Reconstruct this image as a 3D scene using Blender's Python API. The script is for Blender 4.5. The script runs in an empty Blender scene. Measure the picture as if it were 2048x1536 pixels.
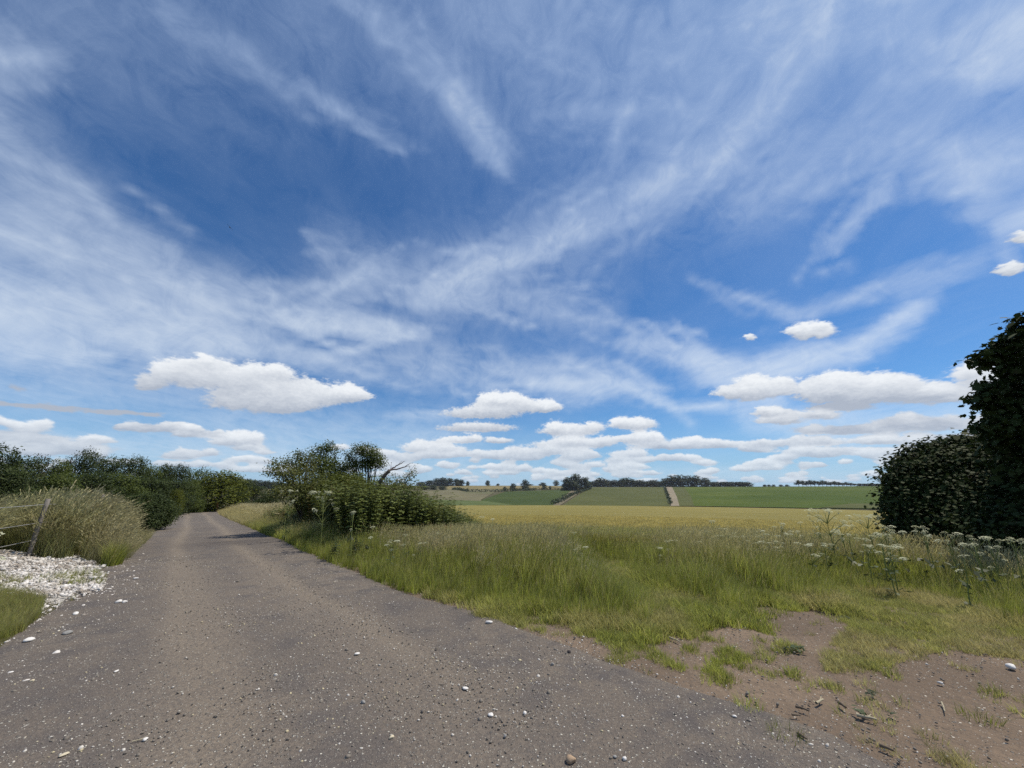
import bpy, math, random
import numpy as np

# ------------------------------------------------------------------ camera, sky, sun, exposure
SC = bpy.context.scene
COL = SC.collection
F, CX, CY, EYE = 770.0, 1024.0, 768.0, 1.6
PITCH = math.radians(15.4)
CP, SP = math.cos(PITCH), math.sin(PITCH)
SUN_EL, SUN_AZ = 60.0, 76.0           # azimuth measured from +Y towards +X

cam = bpy.data.cameras.new('camera')
cam.sensor_width = 36.0
cam.lens = F / 2048 * 36.0
cam.clip_start = 0.05
cam.clip_end = 20000
cam_o = bpy.data.objects.new('camera', cam)
COL.objects.link(cam_o)
cam_o.location = (0, 0, EYE)
cam_o.rotation_euler = (math.pi / 2 + PITCH, 0, 0)
SC.camera = cam_o
SC.view_settings.view_transform = 'Standard'
SC.view_settings.look = 'None'
SC.view_settings.gamma = 1
SC.view_settings.use_curve_mapping = False
SC.view_settings.exposure = 0.0
SC.cycles.max_bounces = 8
SC.cycles.transparent_max_bounces = 8
SC.cycles.use_adaptive_sampling = True
SC.cycles.adaptive_threshold = 0.01
SC.cycles.use_denoising = False
SC.cycles.sample_clamp_indirect = 2.0

sun = bpy.data.lights.new('sun', 'SUN')
sun.energy = 4.8
sun.angle = math.radians(0.9)
sun.color = (1.0, 0.90, 0.76)
sun_o = bpy.data.objects.new('sun', sun)
COL.objects.link(sun_o)
sun_o.rotation_euler = (math.radians(90 - SUN_EL), 0, math.radians(180 - SUN_AZ))


class NT:
    """small helper to write node trees"""
    def __init__(s, tree):
        s.t = tree; s.n = tree.nodes; s.l = tree.links

    def put(s, sock, v):
        if v is None:
            return
        if hasattr(v, 'is_output'):
            s.l.new(v, sock)
        else:
            sock.default_value = v

    def node(s, typ, ins=(), **kw):
        nd = s.n.new(typ)
        for k, v in kw.items():
            setattr(nd, k, v)
        if isinstance(ins, dict):
            for k, v in ins.items():
                s.put(nd.inputs[k], v)
        else:
            for i, v in enumerate(ins):
                s.put(nd.inputs[i], v)
        return nd

    def m(s, op, *a, clamp=False):
        return s.node('ShaderNodeMath', a, operation=op, use_clamp=clamp).outputs[0]

    def v(s, op, *a):
        nd = s.node('ShaderNodeVectorMath', a, operation=op)
        return nd.outputs['Value'] if op in ('DOT_PRODUCT', 'LENGTH') else nd.outputs[0]

    def noise(s, vec, scale, detail=3, rough=.5, dist=0, lac=2.0):
        return s.node('ShaderNodeTexNoise', {'Vector': vec, 'Scale': scale, 'Detail': detail,
                                             'Roughness': rough, 'Distortion': dist, 'Lacunarity': lac})

    def mix(s, f, a, b, blend='MIX'):
        nd = s.n.new('ShaderNodeMix'); nd.data_type = 'RGBA'; nd.blend_type = blend
        s.put(nd.inputs[0], f); s.put(nd.inputs[6], c4(a)); s.put(nd.inputs[7], c4(b))
        return nd.outputs[2]

    def ramp(s, f, lo, hi, a=0.0, b=1.0, smooth=True):
        nd = s.n.new('ShaderNodeMapRange')
        nd.interpolation_type = 'SMOOTHSTEP' if smooth else 'LINEAR'
        for i, x in enumerate((f, lo, hi, a, b)):
            s.put(nd.inputs[i], x)
        return nd.outputs[0]

    def xyz(s, vec):
        nd = s.node('ShaderNodeSeparateXYZ', (vec,))
        return nd.outputs

    def comb(s, x=0.0, y=0.0, z=0.0):
        return s.node('ShaderNodeCombineXYZ', (x, y, z)).outputs[0]


def c4(c):
    if hasattr(c, 'is_output'):
        return c
    return tuple(c) + (1.0,) if len(c) == 3 else c


# ---- cloud cover of this day: brush strokes of cirrus and heaps of cumulus, tabulated over the sky's
#      own azimuth / elevation and stored in curve nodes; noise does the fine structure
def sky_to_pix(az, el):
    x, y, z = np.cos(el) * np.sin(az), np.cos(el) * np.cos(az), np.sin(el)
    f = np.maximum(y * CP + z * SP, 1e-3)
    return CX + F * x / f, CY - F * (-y * SP + z * CP) / f


def seg_d(px, py, pts):
    best = np.full(px.shape, 1e9)
    tt = np.zeros(px.shape)
    n = len(pts) - 1
    for i in range(n):
        (x0, y0), (x1, y1) = pts[i][:2], pts[i + 1][:2]
        dx, dy = x1 - x0, y1 - y0
        t = np.clip(((px - x0) * dx + (py - y0) * dy) / (dx * dx + dy * dy + 1e-6), 0, 1)
        d = np.hypot(px - x0 - t * dx, py - y0 - t * dy)
        k = d < best
        best = np.where(k, d, best)
        tt = np.where(k, (i + t) / n, tt)
    return best, tt


#        points,                                              width0, width1, strength
CIRRUS = [
    ([(-200, 470), (60, 560), (230, 600), (430, 660)], 130, 50, .62),
    ([(-100, 640), (200, 640), (470, 690)], 60, 25, .55),
    ([(-100, 700), (200, 700), (420, 700)], 40, 20, .30),
    ([(-60, 380), (120, 420), (260, 490), (400, 600)], 75, 40, .36),
    ([(-60, 230), (80, 330), (180, 400)], 60, 40, .28),
    ([(80, 470), (150, 520)], 40, 40, .25),
    ([(260, 560), (400, 560), (520, 600)], 60, 50, .22),
    ([(430, 600), (560, 630), (660, 600), (760, 550)], 55, 40, .32),
    ([(680, 500), (800, 570), (860, 590)], 60, 40, .22),
    ([(560, 636), (640, 645), (780, 658)], 16, 20, .75),
    ([(470, 690), (600, 715), (760, 740)], 30, 14, .28),
    ([(870, 590), (960, 540), (1100, 480), (1300, 390), (1450, 300), (1560, 190), (1630, 60), (1660, -80)], 26, 48, .58),
    ([(900, 560), (1150, 460), (1400, 330), (1560, 180), (1640, -60)], 80, 150, .28),
    ([(1500, 400), (1750, 260), (1900, 120)], 60, 110, .26),
    ([(1000, 20), (1250, 80), (1500, 40)], 120, 150, .30),
    ([(1080, 200), (1300, 230), (1420, 200)], 90, 90, .20),
    ([(1700, 60), (1880, 60), (2100, 10)], 80, 130, .46),
    ([(1850, 300), (1950, 290), (2100, 330)], 60, 100, .40),
    ([(1820, 395), (1880, 350), (1960, 330)], 12, 30, .35),
    ([(1960, 370), (2010, 430), (2100, 440)], 25, 45, .40),
    ([(1930, 165), (1990, 135), (2150, 100)], 18, 75, .95),
    ([(1960, 130), (2020, 120), (2120, 90)], 40, 70, .97),
    ([(1640, 545), (1700, 530)], 10, 8, .30),
    ([(1665, 500), (1710, 445), (1770, 360)], 9, 22, .34),
    ([(1490, 760), (1600, 725), (1740, 690), (1840, 620)], 26, 20, .55),
    ([(1270, 690), (1380, 720), (1500, 740), (1620, 720)], 22, 34, .48),
    ([(1400, 720), (1460, 760), (1500, 760)], 18, 12, .35),
    ([(1060, 765), (1230, 765), (1330, 802)], 12, 8, .46),
    ([(760, 700), (950, 740), (1250, 760)], 60, 45, .26),
    ([(880, 590), (960, 620), (1070, 655)], 7, 5, .42),
    ([(850, 560), (1000, 600), (1200, 640)], 50, 40, .24),
    ([(700, -20), (800, 60), (900, 180), (990, 290)], 40, 34, .30),
    ([(930, 200), (975, 280), (1000, 320)], 26, 30, .26),
    ([(310, 10), (480, 100), (640, 210), (740, 250)], 30, 18, .20),
    ([(-60, 110), (60, 120)], 60, 45, .42),
    ([(1480, 590), (1600, 625), (1800, 570), (1960, 530)], 10, 16, .20),
    ([(1330, 655), (1410, 668)], 6, 5, .45),
    ([(1500, 415), (1512, 400)], 8, 6, .25),
    ([(1240, 260), (1250, 210)], 12, 10, .16),
    ([(0, 770), (300, 780), (560, 870), (900, 890)], 60, 60, .30),
    ([(-100, 890), (300, 900), (700, 940)], 40, 22, .40),
    ([(880, 952), (1300, 948), (1800, 945)], 14, 14, .22),
    ([(1340, 815), (1450, 812), (1560, 800)], 7, 14, .60),
    ([(1500, 830), (1700, 860), (2100, 840)], 26, 60, .55),
    ([(900, 830), (780, 830)], 8, 5, .55),
    ([(-100, 30), (900, 40), (1100, 0), (2100, -40)], 190, 230, .24),
]
# cumulus: x, y, half width, half height, greyness of the base
CUMULUS = [
    (300, 770, 36, 14, .5), (345, 745, 55, 26, .15), (410, 752, 90, 32, .2), (395, 728, 45, 12, 0), (500, 765, 85, 34, .2),
    (540, 750, 50, 14, 0), (590, 785, 80, 28, .2), (480, 800, 75, 26, .45), (560, 812, 90, 20, .35), (650, 795, 60, 18, .1),
    (710, 793, 40, 10, .05),
    (1030, 812, 58, 18, .1), (1010, 803, 30, 10, 0), (1085, 816, 40, 10, .1), (960, 828, 85, 13, .35), (1100, 815, 26, 9, 0),
    (955, 857, 82, 10, .4), (915, 881, 46, 8, .15), (850, 896, 48, 12, .2), (880, 900, 60, 8, .2), (1000, 882, 30, 5, .3),
    (1140, 862, 64, 13, .15), (1265, 851, 52, 12, .1), (1140, 890, 84, 10, .25), (1200, 886, 30, 8, .1), (1292, 881, 40, 12, .1),
    (1250, 880, 30, 7, .2),
    (1380, 886, 40, 9, .1), (1450, 890, 80, 8, .25), (1530, 888, 50, 7, .2), (1340, 893, 90, 7, .3),
    (1470, 786, 46, 17, .1), (1530, 782, 60, 18, .15), (1500, 790, 60, 14, .3), (1640, 780, 55, 26, .1), (1700, 768, 60, 16, 0),
    (1700, 790, 110, 26, .4), (1790, 772, 60, 24, .05), (1830, 790, 90, 22, .35), (1900, 790, 60, 18, .2), (1950, 750, 55, 26, .1),
    (1990, 765, 60, 26, .3), (1680, 815, 70, 9, 1.0),
    (1620, 664, 56, 19, .05), (1500, 676, 16, 7, .1), (1640, 655, 30, 10, 0),
    (1640, 832, 50, 8, .3), (1550, 828, 60, 9, .2), (1560, 842, 50, 8, .25),
    (1700, 862, 120, 10, .75), (1830, 850, 100, 16, .7), (1900, 880, 110, 10, .6), (1740, 882, 50, 9, .15), (1820, 884, 60, 8, .2),
    (1620, 885, 80, 9, .35), (1700, 903, 130, 7, .4), (1900, 905, 110, 7, .4), (1980, 850, 70, 18, .6),
    (45, 858, 58, 13, .1), (60, 880, 90, 12, .6), (200, 881, 34, 8, .1), (120, 900, 120, 12, .65), (30, 905, 50, 10, .3), (385, 860, 28, 7, 0),
    (310, 858, 70, 9, .6), (400, 870, 60, 7, .5), (465, 882, 52, 13, .1), (500, 897, 40, 6, .3), (530, 905, 22, 5, .2),
    (380, 908, 60, 7, .4), (370, 930, 70, 6, .3), (500, 940, 60, 6, .2), (240, 925, 50, 5, .4),
    (15, 780, 38, 9, .95), (70, 812, 40, 5, 1.), (130, 819, 62, 5, 1.), (230, 826, 52, 6, 1.), (300, 830, 36, 5, 1.), (250, 855, 26, 6, .6),
    (2035, 480, 34, 15, .1), (2020, 540, 34, 10, .1), (2060, 110, 80, 40, .0),
    (680, 895, 20, 8, .1), (790, 935, 60, 6, .2),
]
_r = random.Random(4)
for _ in range(240):
    _y = 898 + 72 * _r.random() ** .8
    _s = (985 - _y) / 70.0
    CUMULUS.append((_r.uniform(760, 2100) if _r.random() < .88 else _r.uniform(-50, 760), _y,
                    (9 + 20 * _r.random() ** 1.6) * (.45 + _s), (2.2 + 4.4 * _s) * _r.uniform(.8, 1.3), _r.uniform(.05, .4)))

_b = random.Random(12)
for _x, _y, _w, _h, _g in list(CUMULUS):
    if _w > 3.0 * _h and _g < .9:
        for _q in range(int(min(5, 1 + _w / (3.2 * _h)))):
            _hh = _h * _b.uniform(.7, 1.25)
            CUMULUS.append((_x + _b.uniform(-.8, .8) * _w, _y - _h * _b.uniform(.25, .75), _hh * _b.uniform(1.3, 2.4), _hh, _g * .4))

NCOL = 256
EL_MAX = 64.0
CR = 84            # cirrus rows
CU_MAX = 26.0
CUR = 75           # cumulus rows


def fold_grid(els):
    u = (np.arange(NCOL)) / (NCOL - 1)
    az = np.degrees(np.arcsin(np.clip(2 * u - 1, -1, 1)))
    AZ, EL = np.meshgrid(az, els)
    lim = 50 + 14 * np.clip(EL / 40, 0, 1)
    AZ = np.where(np.abs(AZ) > lim, np.sign(AZ) * (2 * lim - np.abs(AZ)), AZ)
    return sky_to_pix(np.radians(AZ), np.radians(np.clip(EL, -1, 59)))


_r2 = random.Random(8)
WISPS = []
for pts, w0, w1, a in CIRRUS[:-7]:
    if max(w0, w1) < 12:
        continue
    P_ = np.array(pts, float)
    seglen = np.hypot(*np.diff(P_, axis=0).T)
    for _ in range(int(6 + seglen.sum() / 34)):
        i_ = _r2.choices(range(len(P_) - 1), seglen)[0]
        t_ = _r2.random()
        c_ = P_[i_] + (P_[i_ + 1] - P_[i_]) * t_
        d_ = (P_[i_ + 1] - P_[i_]) / (seglen[i_] + 1e-6)
        an = _r2.gauss(0, .20)
        d_ = np.array([d_[0] * math.cos(an) - d_[1] * math.sin(an), d_[0] * math.sin(an) + d_[1] * math.cos(an)])
        ww = w0 + (w1 - w0) * (i_ + t_) / (len(P_) - 1)
        off = _r2.gauss(0, .62) * ww
        c_ = c_ + np.array([-d_[1], d_[0]]) * off
        l_ = _r2.uniform(35, 130)
        bend = _r2.gauss(0, .16) * l_
        m_ = c_ + np.array([-d_[1], d_[0]]) * bend
        WISPS.append(([tuple(c_ - d_ * l_), tuple(m_), tuple(c_ + d_ * l_)], _r2.uniform(4, 8), _r2.uniform(4, 11), a * _r2.uniform(.35, .95)))
CIRRUS = CIRRUS + WISPS
PX, PY = fold_grid(np.linspace(0, EL_MAX, CR))
cirrus = np.zeros(PX.shape)
for pts, w0, w1, a in CIRRUS:
    d, t = seg_d(PX, PY, pts)
    w = w0 + (w1 - w0) * t
    cirrus = 1 - (1 - cirrus) * (1 - a * np.exp(-(d / w) ** 2))
PX, PY = fold_grid(CU_MAX * np.linspace(0, 1, CUR) ** 1.6)
heap = np.zeros(PX.shape)
lit = np.zeros(PX.shape)
wsum = np.zeros(PX.shape) + 1e-3
for x, y, w, h, g in CUMULUS:
    h *= 1.22; w *= 1.04
    dy = (PY - y) / h
    dy = np.where(dy > 0, dy * 1.5, dy)           # flat below, domed above
    q = np.exp(-(((PX - x) / w) ** 2 + dy ** 2) * 1.1)
    heap = np.maximum(heap, q) + .12 * np.minimum(heap, q)
    lit += q * ((1 - g) * (1 - .72 * np.clip(dy + .45, 0, 1.2)))
    wsum += q
lit = np.clip(lit / wsum, 0, 1)
heap = np.clip(heap, 0, 1)

W = bpy.data.worlds.new('World')
SC.world = W
W.use_nodes = True
W.node_tree.nodes.clear()
w = NT(W.node_tree)
W.cycles.sampling_method = 'MANUAL'
W.cycles.sample_map_resolution = 512
gen = w.node('ShaderNodeTexCoord').outputs['Generated']
dirn = w.v('NORMALIZE', gen)
dx, dy_, dz = w.xyz(dirn)
hor = w.m('SQRT', w.m('ADD', w.m('ADD', w.m('MULTIPLY', dx, dx), w.m('MULTIPLY', dy_, dy_)), 1e-6))
eldeg = w.m('MULTIPLY', w.m('ARCTAN2', dz, hor), 180 / math.pi)
sinaz = w.m('DIVIDE', dx, hor)

sky = w.node('ShaderNodeTexSky', sky_type='NISHITA', sun_disc=False, sun_elevation=math.radians(SUN_EL),
             sun_rotation=math.radians(SUN_AZ), altitude=100, air_density=1.0, dust_density=0.3, ozone_density=2.6)
skyc = w.v("MULTIPLY", sky.outputs[0], (.46, .78, 1.08))


def table_node(rows3):
    nd = w.n.new('ShaderNodeRGBCurve')
    cm = nd.mapping
    cm.use_clip = False
    for ch, row in enumerate(rows3):
        cu = cm.curves[ch]
        n = len(row)
        keep = [0]
        for i in range(1, n - 1):                 # drop points that lie on the line of their neighbours
            if abs(row[i] - .5 * (row[i - 1] + row[i + 1])) > .0008 or i - keep[-1] > 14:
                keep.append(i)
        keep.append(n - 1)
        cu.points[0].location = (0, row[0]); cu.points[1].location = (1, row[-1])
        for i in keep[1:-1]:
            cu.points.new(i / (n - 1), row[i])
        for p in cu.points:
            p.handle_type = 'VECTOR'
    cm.update()
    return nd


def lookup(tabs, uu, vrow):
    """tabs: list of (rows x cols) arrays sharing the row weights; returns one scalar per table"""
    R = tabs[0].shape[0]
    acc = [None] * len(tabs)
    prev = None
    for k in range(0, R, 3):
        uk, vk = uu, vrow
        if prev is not None:                      # keeps the evaluation in order, no visible effect
            uk = w.m('MULTIPLY_ADD', prev, 1e-7, uu)
            vk = w.m('MULTIPLY_ADD', prev, 1e-7, vrow)
        wt = w.v('ABSOLUTE', w.v('SUBTRACT', w.comb(vk, vk, vk), (k, k + 1, k + 2)))
        wt = w.v('MAXIMUM', w.v('SUBTRACT', (1, 1, 1), wt), (0, 0, 0))
        ucol = w.comb(uk, uk, uk)
        for j, tab in enumerate(tabs):
            rows = [tab[min(k + i, R - 1)] if k + i < R else tab[-1] * 0 for i in range(3)]
            nd = table_node(rows)
            w.l.new(ucol, nd.inputs['Color'])
            val = w.v('DOT_PRODUCT', nd.outputs[0], wt)
            acc[j] = val if acc[j] is None else w.m('ADD', acc[j], val)
        prev = acc[-1]
    return acc


# cirrus: wind-drawn streaks, in the plane of the high layer
zc = w.m('ADD', w.m('MAXIMUM', dz, 0.0), 0.10)
pl = w.comb(w.m('DIVIDE', dx, zc), w.m('DIVIDE', dy_, zc), 0.0)
warp = w.noise(pl, 0.9, 3, .5)
warpv = w.v('MULTIPLY', w.v('SUBTRACT', warp.outputs[1], (.5, .5, .5)), (.7, .7, 0))
plw = w.v('ADD', pl, warpv)
rot = w.node('ShaderNodeMapping', {'Vector': plw, 'Rotation': (0, 0, math.radians(-32)), 'Scale': (1.9, .80, 1)}).outputs[0]
streak = w.noise(rot, 1.6, 8, .62, .25).outputs[0]
rot2 = w.node('ShaderNodeMapping', {'Vector': plw, 'Rotation': (0, 0, math.radians(10)), 'Scale': (5.0, 2.2, 1), 'Location': (3, 1, 0)}).outputs[0]
fine = w.noise(rot2, 1.9, 8, .66, .4).outputs[0]
puffn = w.noise(w.v('ADD', dirn, w.v('MULTIPLY', warpv, (.10, .10, 0))), 14.0, 9, .68, .9).outputs[0]
wn = w.noise(dirn, 6.0, 6, .65)
wv = w.v('SUBTRACT', wn.outputs[1], (.5, .5, .5))
wx, wy, wz = w.xyz(wv)
u_ci = w.m('MULTIPLY_ADD', w.m('ADD', sinaz, w.m('MULTIPLY', wx, .035)), .5, .5)
v_ci = w.m('MULTIPLY', w.m('ADD', eldeg, w.m('MULTIPLY', wy, 2.2)), (CR - 1) / EL_MAX)
v_ci = w.m('MINIMUM', w.m('MAXIMUM', v_ci, 0.0), CR - 1.0)
ci = lookup([cirrus], u_ci, v_ci)[0]
tex = w.m('ADD', w.m('ADD', w.m('MULTIPLY', streak, .42), w.m('MULTIPLY', fine, .75)), w.m('MULTIPLY', puffn, 1.08))   # mean 1.12
tex = w.m('SUBTRACT', tex, 1.12)
ci_a = w.m('MAXIMUM', w.m('ADD', ci, w.m('MULTIPLY', w.m('MULTIPLY', tex, 1.25), w.m('POWER', w.m('MAXIMUM', ci, 0.0), .6))), 0.0)
ci_a = w.m('ADD', ci_a, w.m('MULTIPLY', w.m('SUBTRACT', streak, .45, clamp=True), .22))
ci_a = w.m('SUBTRACT', 1.0, w.m('POWER', 2.718, w.m('MULTIPLY', ci_a, -1.02)), clamp=True)
EXPO = 10.0        # the Background strength is 0.1
ci_col = w.mix(w.ramp(eldeg, 8, 50), (7.3, 8.2, 9.3), (4.6, 5.9, 8.2))
ci_col = w.mix(w.ramp(ci_a, .45, .95), ci_col, (7.6, 8.4, 9.2))

# cumulus
bumpc = w.comb(w.m('MULTIPLY', sinaz, 44.0), w.m('MULTIPLY', eldeg, 1.15), w.m('MULTIPLY', dy_, 9.0))
cn = w.noise(bumpc, 1.0, 6, .60)
cn2 = w.noise(bumpc, 3.4, 3, .55).outputs[0]
near = w.ramp(eldeg, 0, 13, .22, 1.0)
cx_, cy_, cz_ = w.xyz(w.v('SUBTRACT', cn.outputs[1], (.5, .5, .5)))
u_cu = w.m('MULTIPLY_ADD', w.m('ADD', sinaz, w.m('MULTIPLY', cx_, .022)), .5, .5)
v_cu = w.m('MAXIMUM', w.m('ADD', eldeg, w.m('MULTIPLY', w.m('MULTIPLY', cy_, 1.0), near)), 0.0)
v_cu = w.m('MULTIPLY', w.m('POWER', w.m('DIVIDE', v_cu, CU_MAX), 1 / 1.6), CUR - 1.0)
v_cu = w.m('MINIMUM', w.m('MAXIMUM', v_cu, 0.0), CUR - 1.0)
hp, lt = lookup([heap, lit * np.clip(heap * 3, 0, 1) ** .3], u_cu, v_cu)
hp = w.m('MULTIPLY', hp, w.ramp(eldeg, CU_MAX, CU_MAX - 1.5))
dens = w.m('ADD', hp, w.m('MULTIPLY', w.m('MULTIPLY', w.m('SUBTRACT', cn.outputs[0], .5), .62), w.m('MULTIPLY_ADD', near, .7, .3)))
dens = w.m('ADD', dens, w.m('MULTIPLY', w.m('SUBTRACT', cn2, .5), .36))
cu_a = w.m('MULTIPLY', w.ramp(dens, .27, .60), w.ramp(hp, .06, .26))
shade = w.m('ADD', lt, w.m('MULTIPLY', w.m('SUBTRACT', cn2, .5), .30))
shade = w.m('ADD', shade, w.m('MULTIPLY', w.m('SUBTRACT', cn.outputs[0], .5), .45))
cu_col = w.mix(w.ramp(shade, .15, .92, smooth=False), (4.3, 4.8, 5.7), (9.0, 9.3, 9.6))

base = w.mix(w.m('MULTIPLY', w.ramp(eldeg, 13, -2), .70), skyc, (3.9, 5.9, 8.4))
base = w.mix(ci_a, base, ci_col)
base = w.mix(w.m('MULTIPLY', cu_a, w.ramp(eldeg, 0, 9, .72, .97)), base, cu_col)
base = w.mix(w.ramp(eldeg, 2.2, -.5), base, w.mix(.5, base, (4.9, 6.3, 8.2)))
bg = w.node('ShaderNodeBackground', {'Color': base, 'Strength': 0.1})
w.l.new(bg.outputs[0], w.node('ShaderNodeOutputWorld').inputs[0])

# ------------------------------------------------------------------ helpers
rng = np.random.default_rng(11)


def _hash(ix, iy, seed):
    n = (ix.astype(np.int64) * 374761393 + iy.astype(np.int64) * 668265263 + seed * 974634777) & 0x7fffffff
    n = ((n ^ (n >> 13)) * 1274126177) & 0x7fffffff
    return ((n ^ (n >> 16)) & 0xffff) / 65535.0


def vnoise(x, y, seed=0):
    ix, iy = np.floor(x), np.floor(y)
    fx, fy = x - ix, y - iy
    fx = fx * fx * (3 - 2 * fx); fy = fy * fy * (3 - 2 * fy)
    a, b = _hash(ix, iy, seed), _hash(ix + 1, iy, seed)
    c, d = _hash(ix, iy + 1, seed), _hash(ix + 1, iy + 1, seed)
    return (a + (b - a) * fx) * (1 - fy) + (c + (d - c) * fx) * fy


def fbm(x, y, seed=0, oct=4):
    s, a, t = 0, 1.0, 0
    for i in range(oct):
        s = s + a * vnoise(x * 2 ** i + 17.3 * i, y * 2 ** i + 5.1 * i, seed + i)
        t += a; a *= .5
    return s / t


def smooth(e0, e1, x):
    t = np.clip((x - e0) / (e1 - e0), 0, 1)
    return t * t * (3 - 2 * t)


def mesh_np(name, verts, faces, mat=None, attrs=None, flat=True):
    """verts (N,3); faces: (M,k) array or list of such arrays; attrs: name -> per-vertex float array"""
    me = bpy.data.meshes.new(name)
    verts = np.asarray(verts, dtype=np.float32)
    fl = faces if isinstance(faces, list) else [faces]
    fl = [np.asarray(f, dtype=np.int32) for f in fl if len(f)]
    loops = np.concatenate([f.ravel() for f in fl])
    tot = np.concatenate([np.full(len(f), f.shape[1], dtype=np.int32) for f in fl])
    start = np.concatenate([[0], np.cumsum(tot)[:-1]]).astype(np.int32)
    me.vertices.add(len(verts)); me.vertices.foreach_set('co', verts.ravel())
    me.loops.add(len(loops)); me.loops.foreach_set('vertex_index', loops)
    me.polygons.add(len(tot)); me.polygons.foreach_set('loop_start', start)
    me.polygons.foreach_set('loop_total', tot)
    if not flat:
        me.polygons.foreach_set('use_smooth', np.ones(len(tot), dtype=bool))
    for k, v in (attrs or {}).items():
        at_ = me.attributes.new(k, 'FLOAT', 'POINT')
        at_.data.foreach_set('value', np.asarray(v, dtype=np.float32))
    if mat:
        me.materials.append(mat)
    me.update(calc_edges=True)
    me.validate()
    return me


def put(name, me, parent=None, label=None, cat=None, group=None, kind=None, loc=None, rotz=None):
    o = bpy.data.objects.new(name, me)
    COL.objects.link(o)
    if parent is not None:
        o.parent = parent
    if label: o['label'] = label
    if cat: o['category'] = cat
    if group: o['group'] = group
    if kind: o['kind'] = kind
    if loc is not None: o.location = loc
    if rotz is not None: o.rotation_euler = (0, 0, rotz)
    return o


def grid_faces(nr, nc, keep=None):
    i = np.arange(nr - 1)[:, None] * nc + np.arange(nc - 1)[None, :]
    f = np.stack([i, i + 1, i + nc + 1, i + nc], -1).reshape(-1, 4)
    return f if keep is None else f[keep.ravel()]


# ------------------------------------------------------------------ the lie of the land
def prof(pts):
    r = np.geomspace(1, 9000, 1400)
    h = np.interp(r, [p[0] for p in pts], [p[1] for p in pts])
    k = np.hanning(31); k /= k.sum()
    hp_ = np.pad(h, 15, mode='edge')
    return np.log(r), np.convolve(hp_, k, mode='valid')


P_R = prof([(1, 0), (8, 0), (12, -.30), (20, -.95), (30, -1.55), (60, -2.6), (120, -4.1), (196, -5.9), (212, -8), (270, -15), (335, -14.5),
            (420, -10), (520, -4.6), (650, 1.6), (800, 7.4), (900, 8.0), (1200, 4), (2200, -10), (9000, -20)])
P_M = prof([(1, 0), (8, 0), (12, -.30), (20, -.95), (30, -1.55), (60, -2.6), (120, -4.1), (196, -5.9), (212, -8), (270, -15), (335, -14),
            (430, -10), (520, -4.5), (620, .6), (665, 1.3), (720, .7), (800, 4.0), (1000, 12.2), (1100, 12.5), (1500, 8), (2600, -10), (9000, -20)])
P_L = prof([(1, 0), (12, 0), (40, -.72), (86, -1.85), (110, -3.4), (180, -9), (400, -12), (700, 3), (1000, 15), (1200, 17), (2000, 8), (9000, -20)])


def height(x, y):
    x = np.asarray(x, float); y = np.asarray(y, float)
    r = np.maximum(np.hypot(x, y), 1.0)
    az = np.degrees(np.arctan2(x, y))
    lr = np.log(r)
    hr, hm, hl = (np.interp(lr, *P) for P in (P_R, P_M, P_L))
    b = smooth(6.5, 11.5, az)
    h = hm * (1 - b) + hr * b
    c = smooth(-24, -13, az) * (1 - smooth(80, 120, az))
    h = hl * (1 - c) + h * c
    # bank of spoil with tall grass on the left, low mound under the nettles, rise beneath the trees on the right
    ua = -(x + 14.2) * .62 + (y - 11.8) * .79; ub = (x + 14.2) * .79 + (y - 11.8) * .62
    h = h + .48 * np.exp(-(ua / 5.0) ** 2 - (ub / np.where(ub > 0, 1.5, 4.0)) ** 2)
    h = h + .34 * np.exp(-(((x + 11.5) / 1.5) ** 2 + ((y - 7.6) / 1.2) ** 2))
    h = h + .22 * np.exp(-(((x + 4.6) / 3.2) ** 2 + ((y - 14.0) / 2.0) ** 2))
    h = h + .35 * np.exp(-(((x - 12.5) / 3.5) ** 2 + ((y - 12.5) / 3.0) ** 2))
    # wheel ruts that run from the bare patch into the field
    for off in (-.75, .8):
        d, t = seg_d(x, y, [(3.9 + off, 5.2), (2.9 + off, 7.2), (2.1 + off * .9, 9.4), (1.7 + off * .8, 11.5)])
        h = h - .06 * np.exp(-(d / .22) ** 2) * (r < 14)
    near = np.exp(-(r / 30.0) ** 2)
    h = h + near * (.035 * (fbm(x * .9, y * .9, 3, 3) - .5))
    far = smooth(220, 420, r)
    h = h + far * 2.2 * (fbm(x / 160., y / 160., 9, 3) - .5) * (1 - smooth(560, 720, r) * b)
    return h


def ray(px, py):
    px = np.asarray(px, float); py = np.asarray(py, float)
    X = (px - CX); v = py - CY
    return X, F * CP + v * SP, -v * CP + F * SP


RS = np.geomspace(1.2, 2000, 700)


def at(px, py, up=0.0):
    """point of the ground seen at a position of the photograph (up: height above the ground there)"""
    X, Y, Z = ray(np.atleast_1d(px), np.atleast_1d(py))
    n = np.hypot(X, Y)
    sx, sy, sl = X / n, Y / n, Z / n
    H = height(sx[:, None] * RS, sy[:, None] * RS) + up
    zr = EYE + sl[:, None] * RS
    below = zr < H
    idx = np.where(below.any(1), below.argmax(1), 0)
    best = (H - zr)
    best = np.where((RS > 250) & (RS < 1300), best, -1e9)
    idx = np.where(idx == 0, best.argmax(1), idx)
    i0 = np.maximum(idx - 1, 0)
    k = np.arange(len(idx))
    d0 = zr[k, i0] - H[k, i0]; d1 = zr[k, idx] - H[k, idx]
    t = np.where(np.abs(d0 - d1) > 1e-9, np.clip(d0 / (d0 - d1 + 1e-12), 0, 1), 1)
    r = RS[i0] + (RS[idx] - RS[i0]) * t
    x, y = sx * r, sy * r
    return np.stack([x, y, height(x, y)], -1)


def at1(px, py, up=0.0):
    return tuple(float(q) for q in at(px, py, up)[0])


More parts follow.
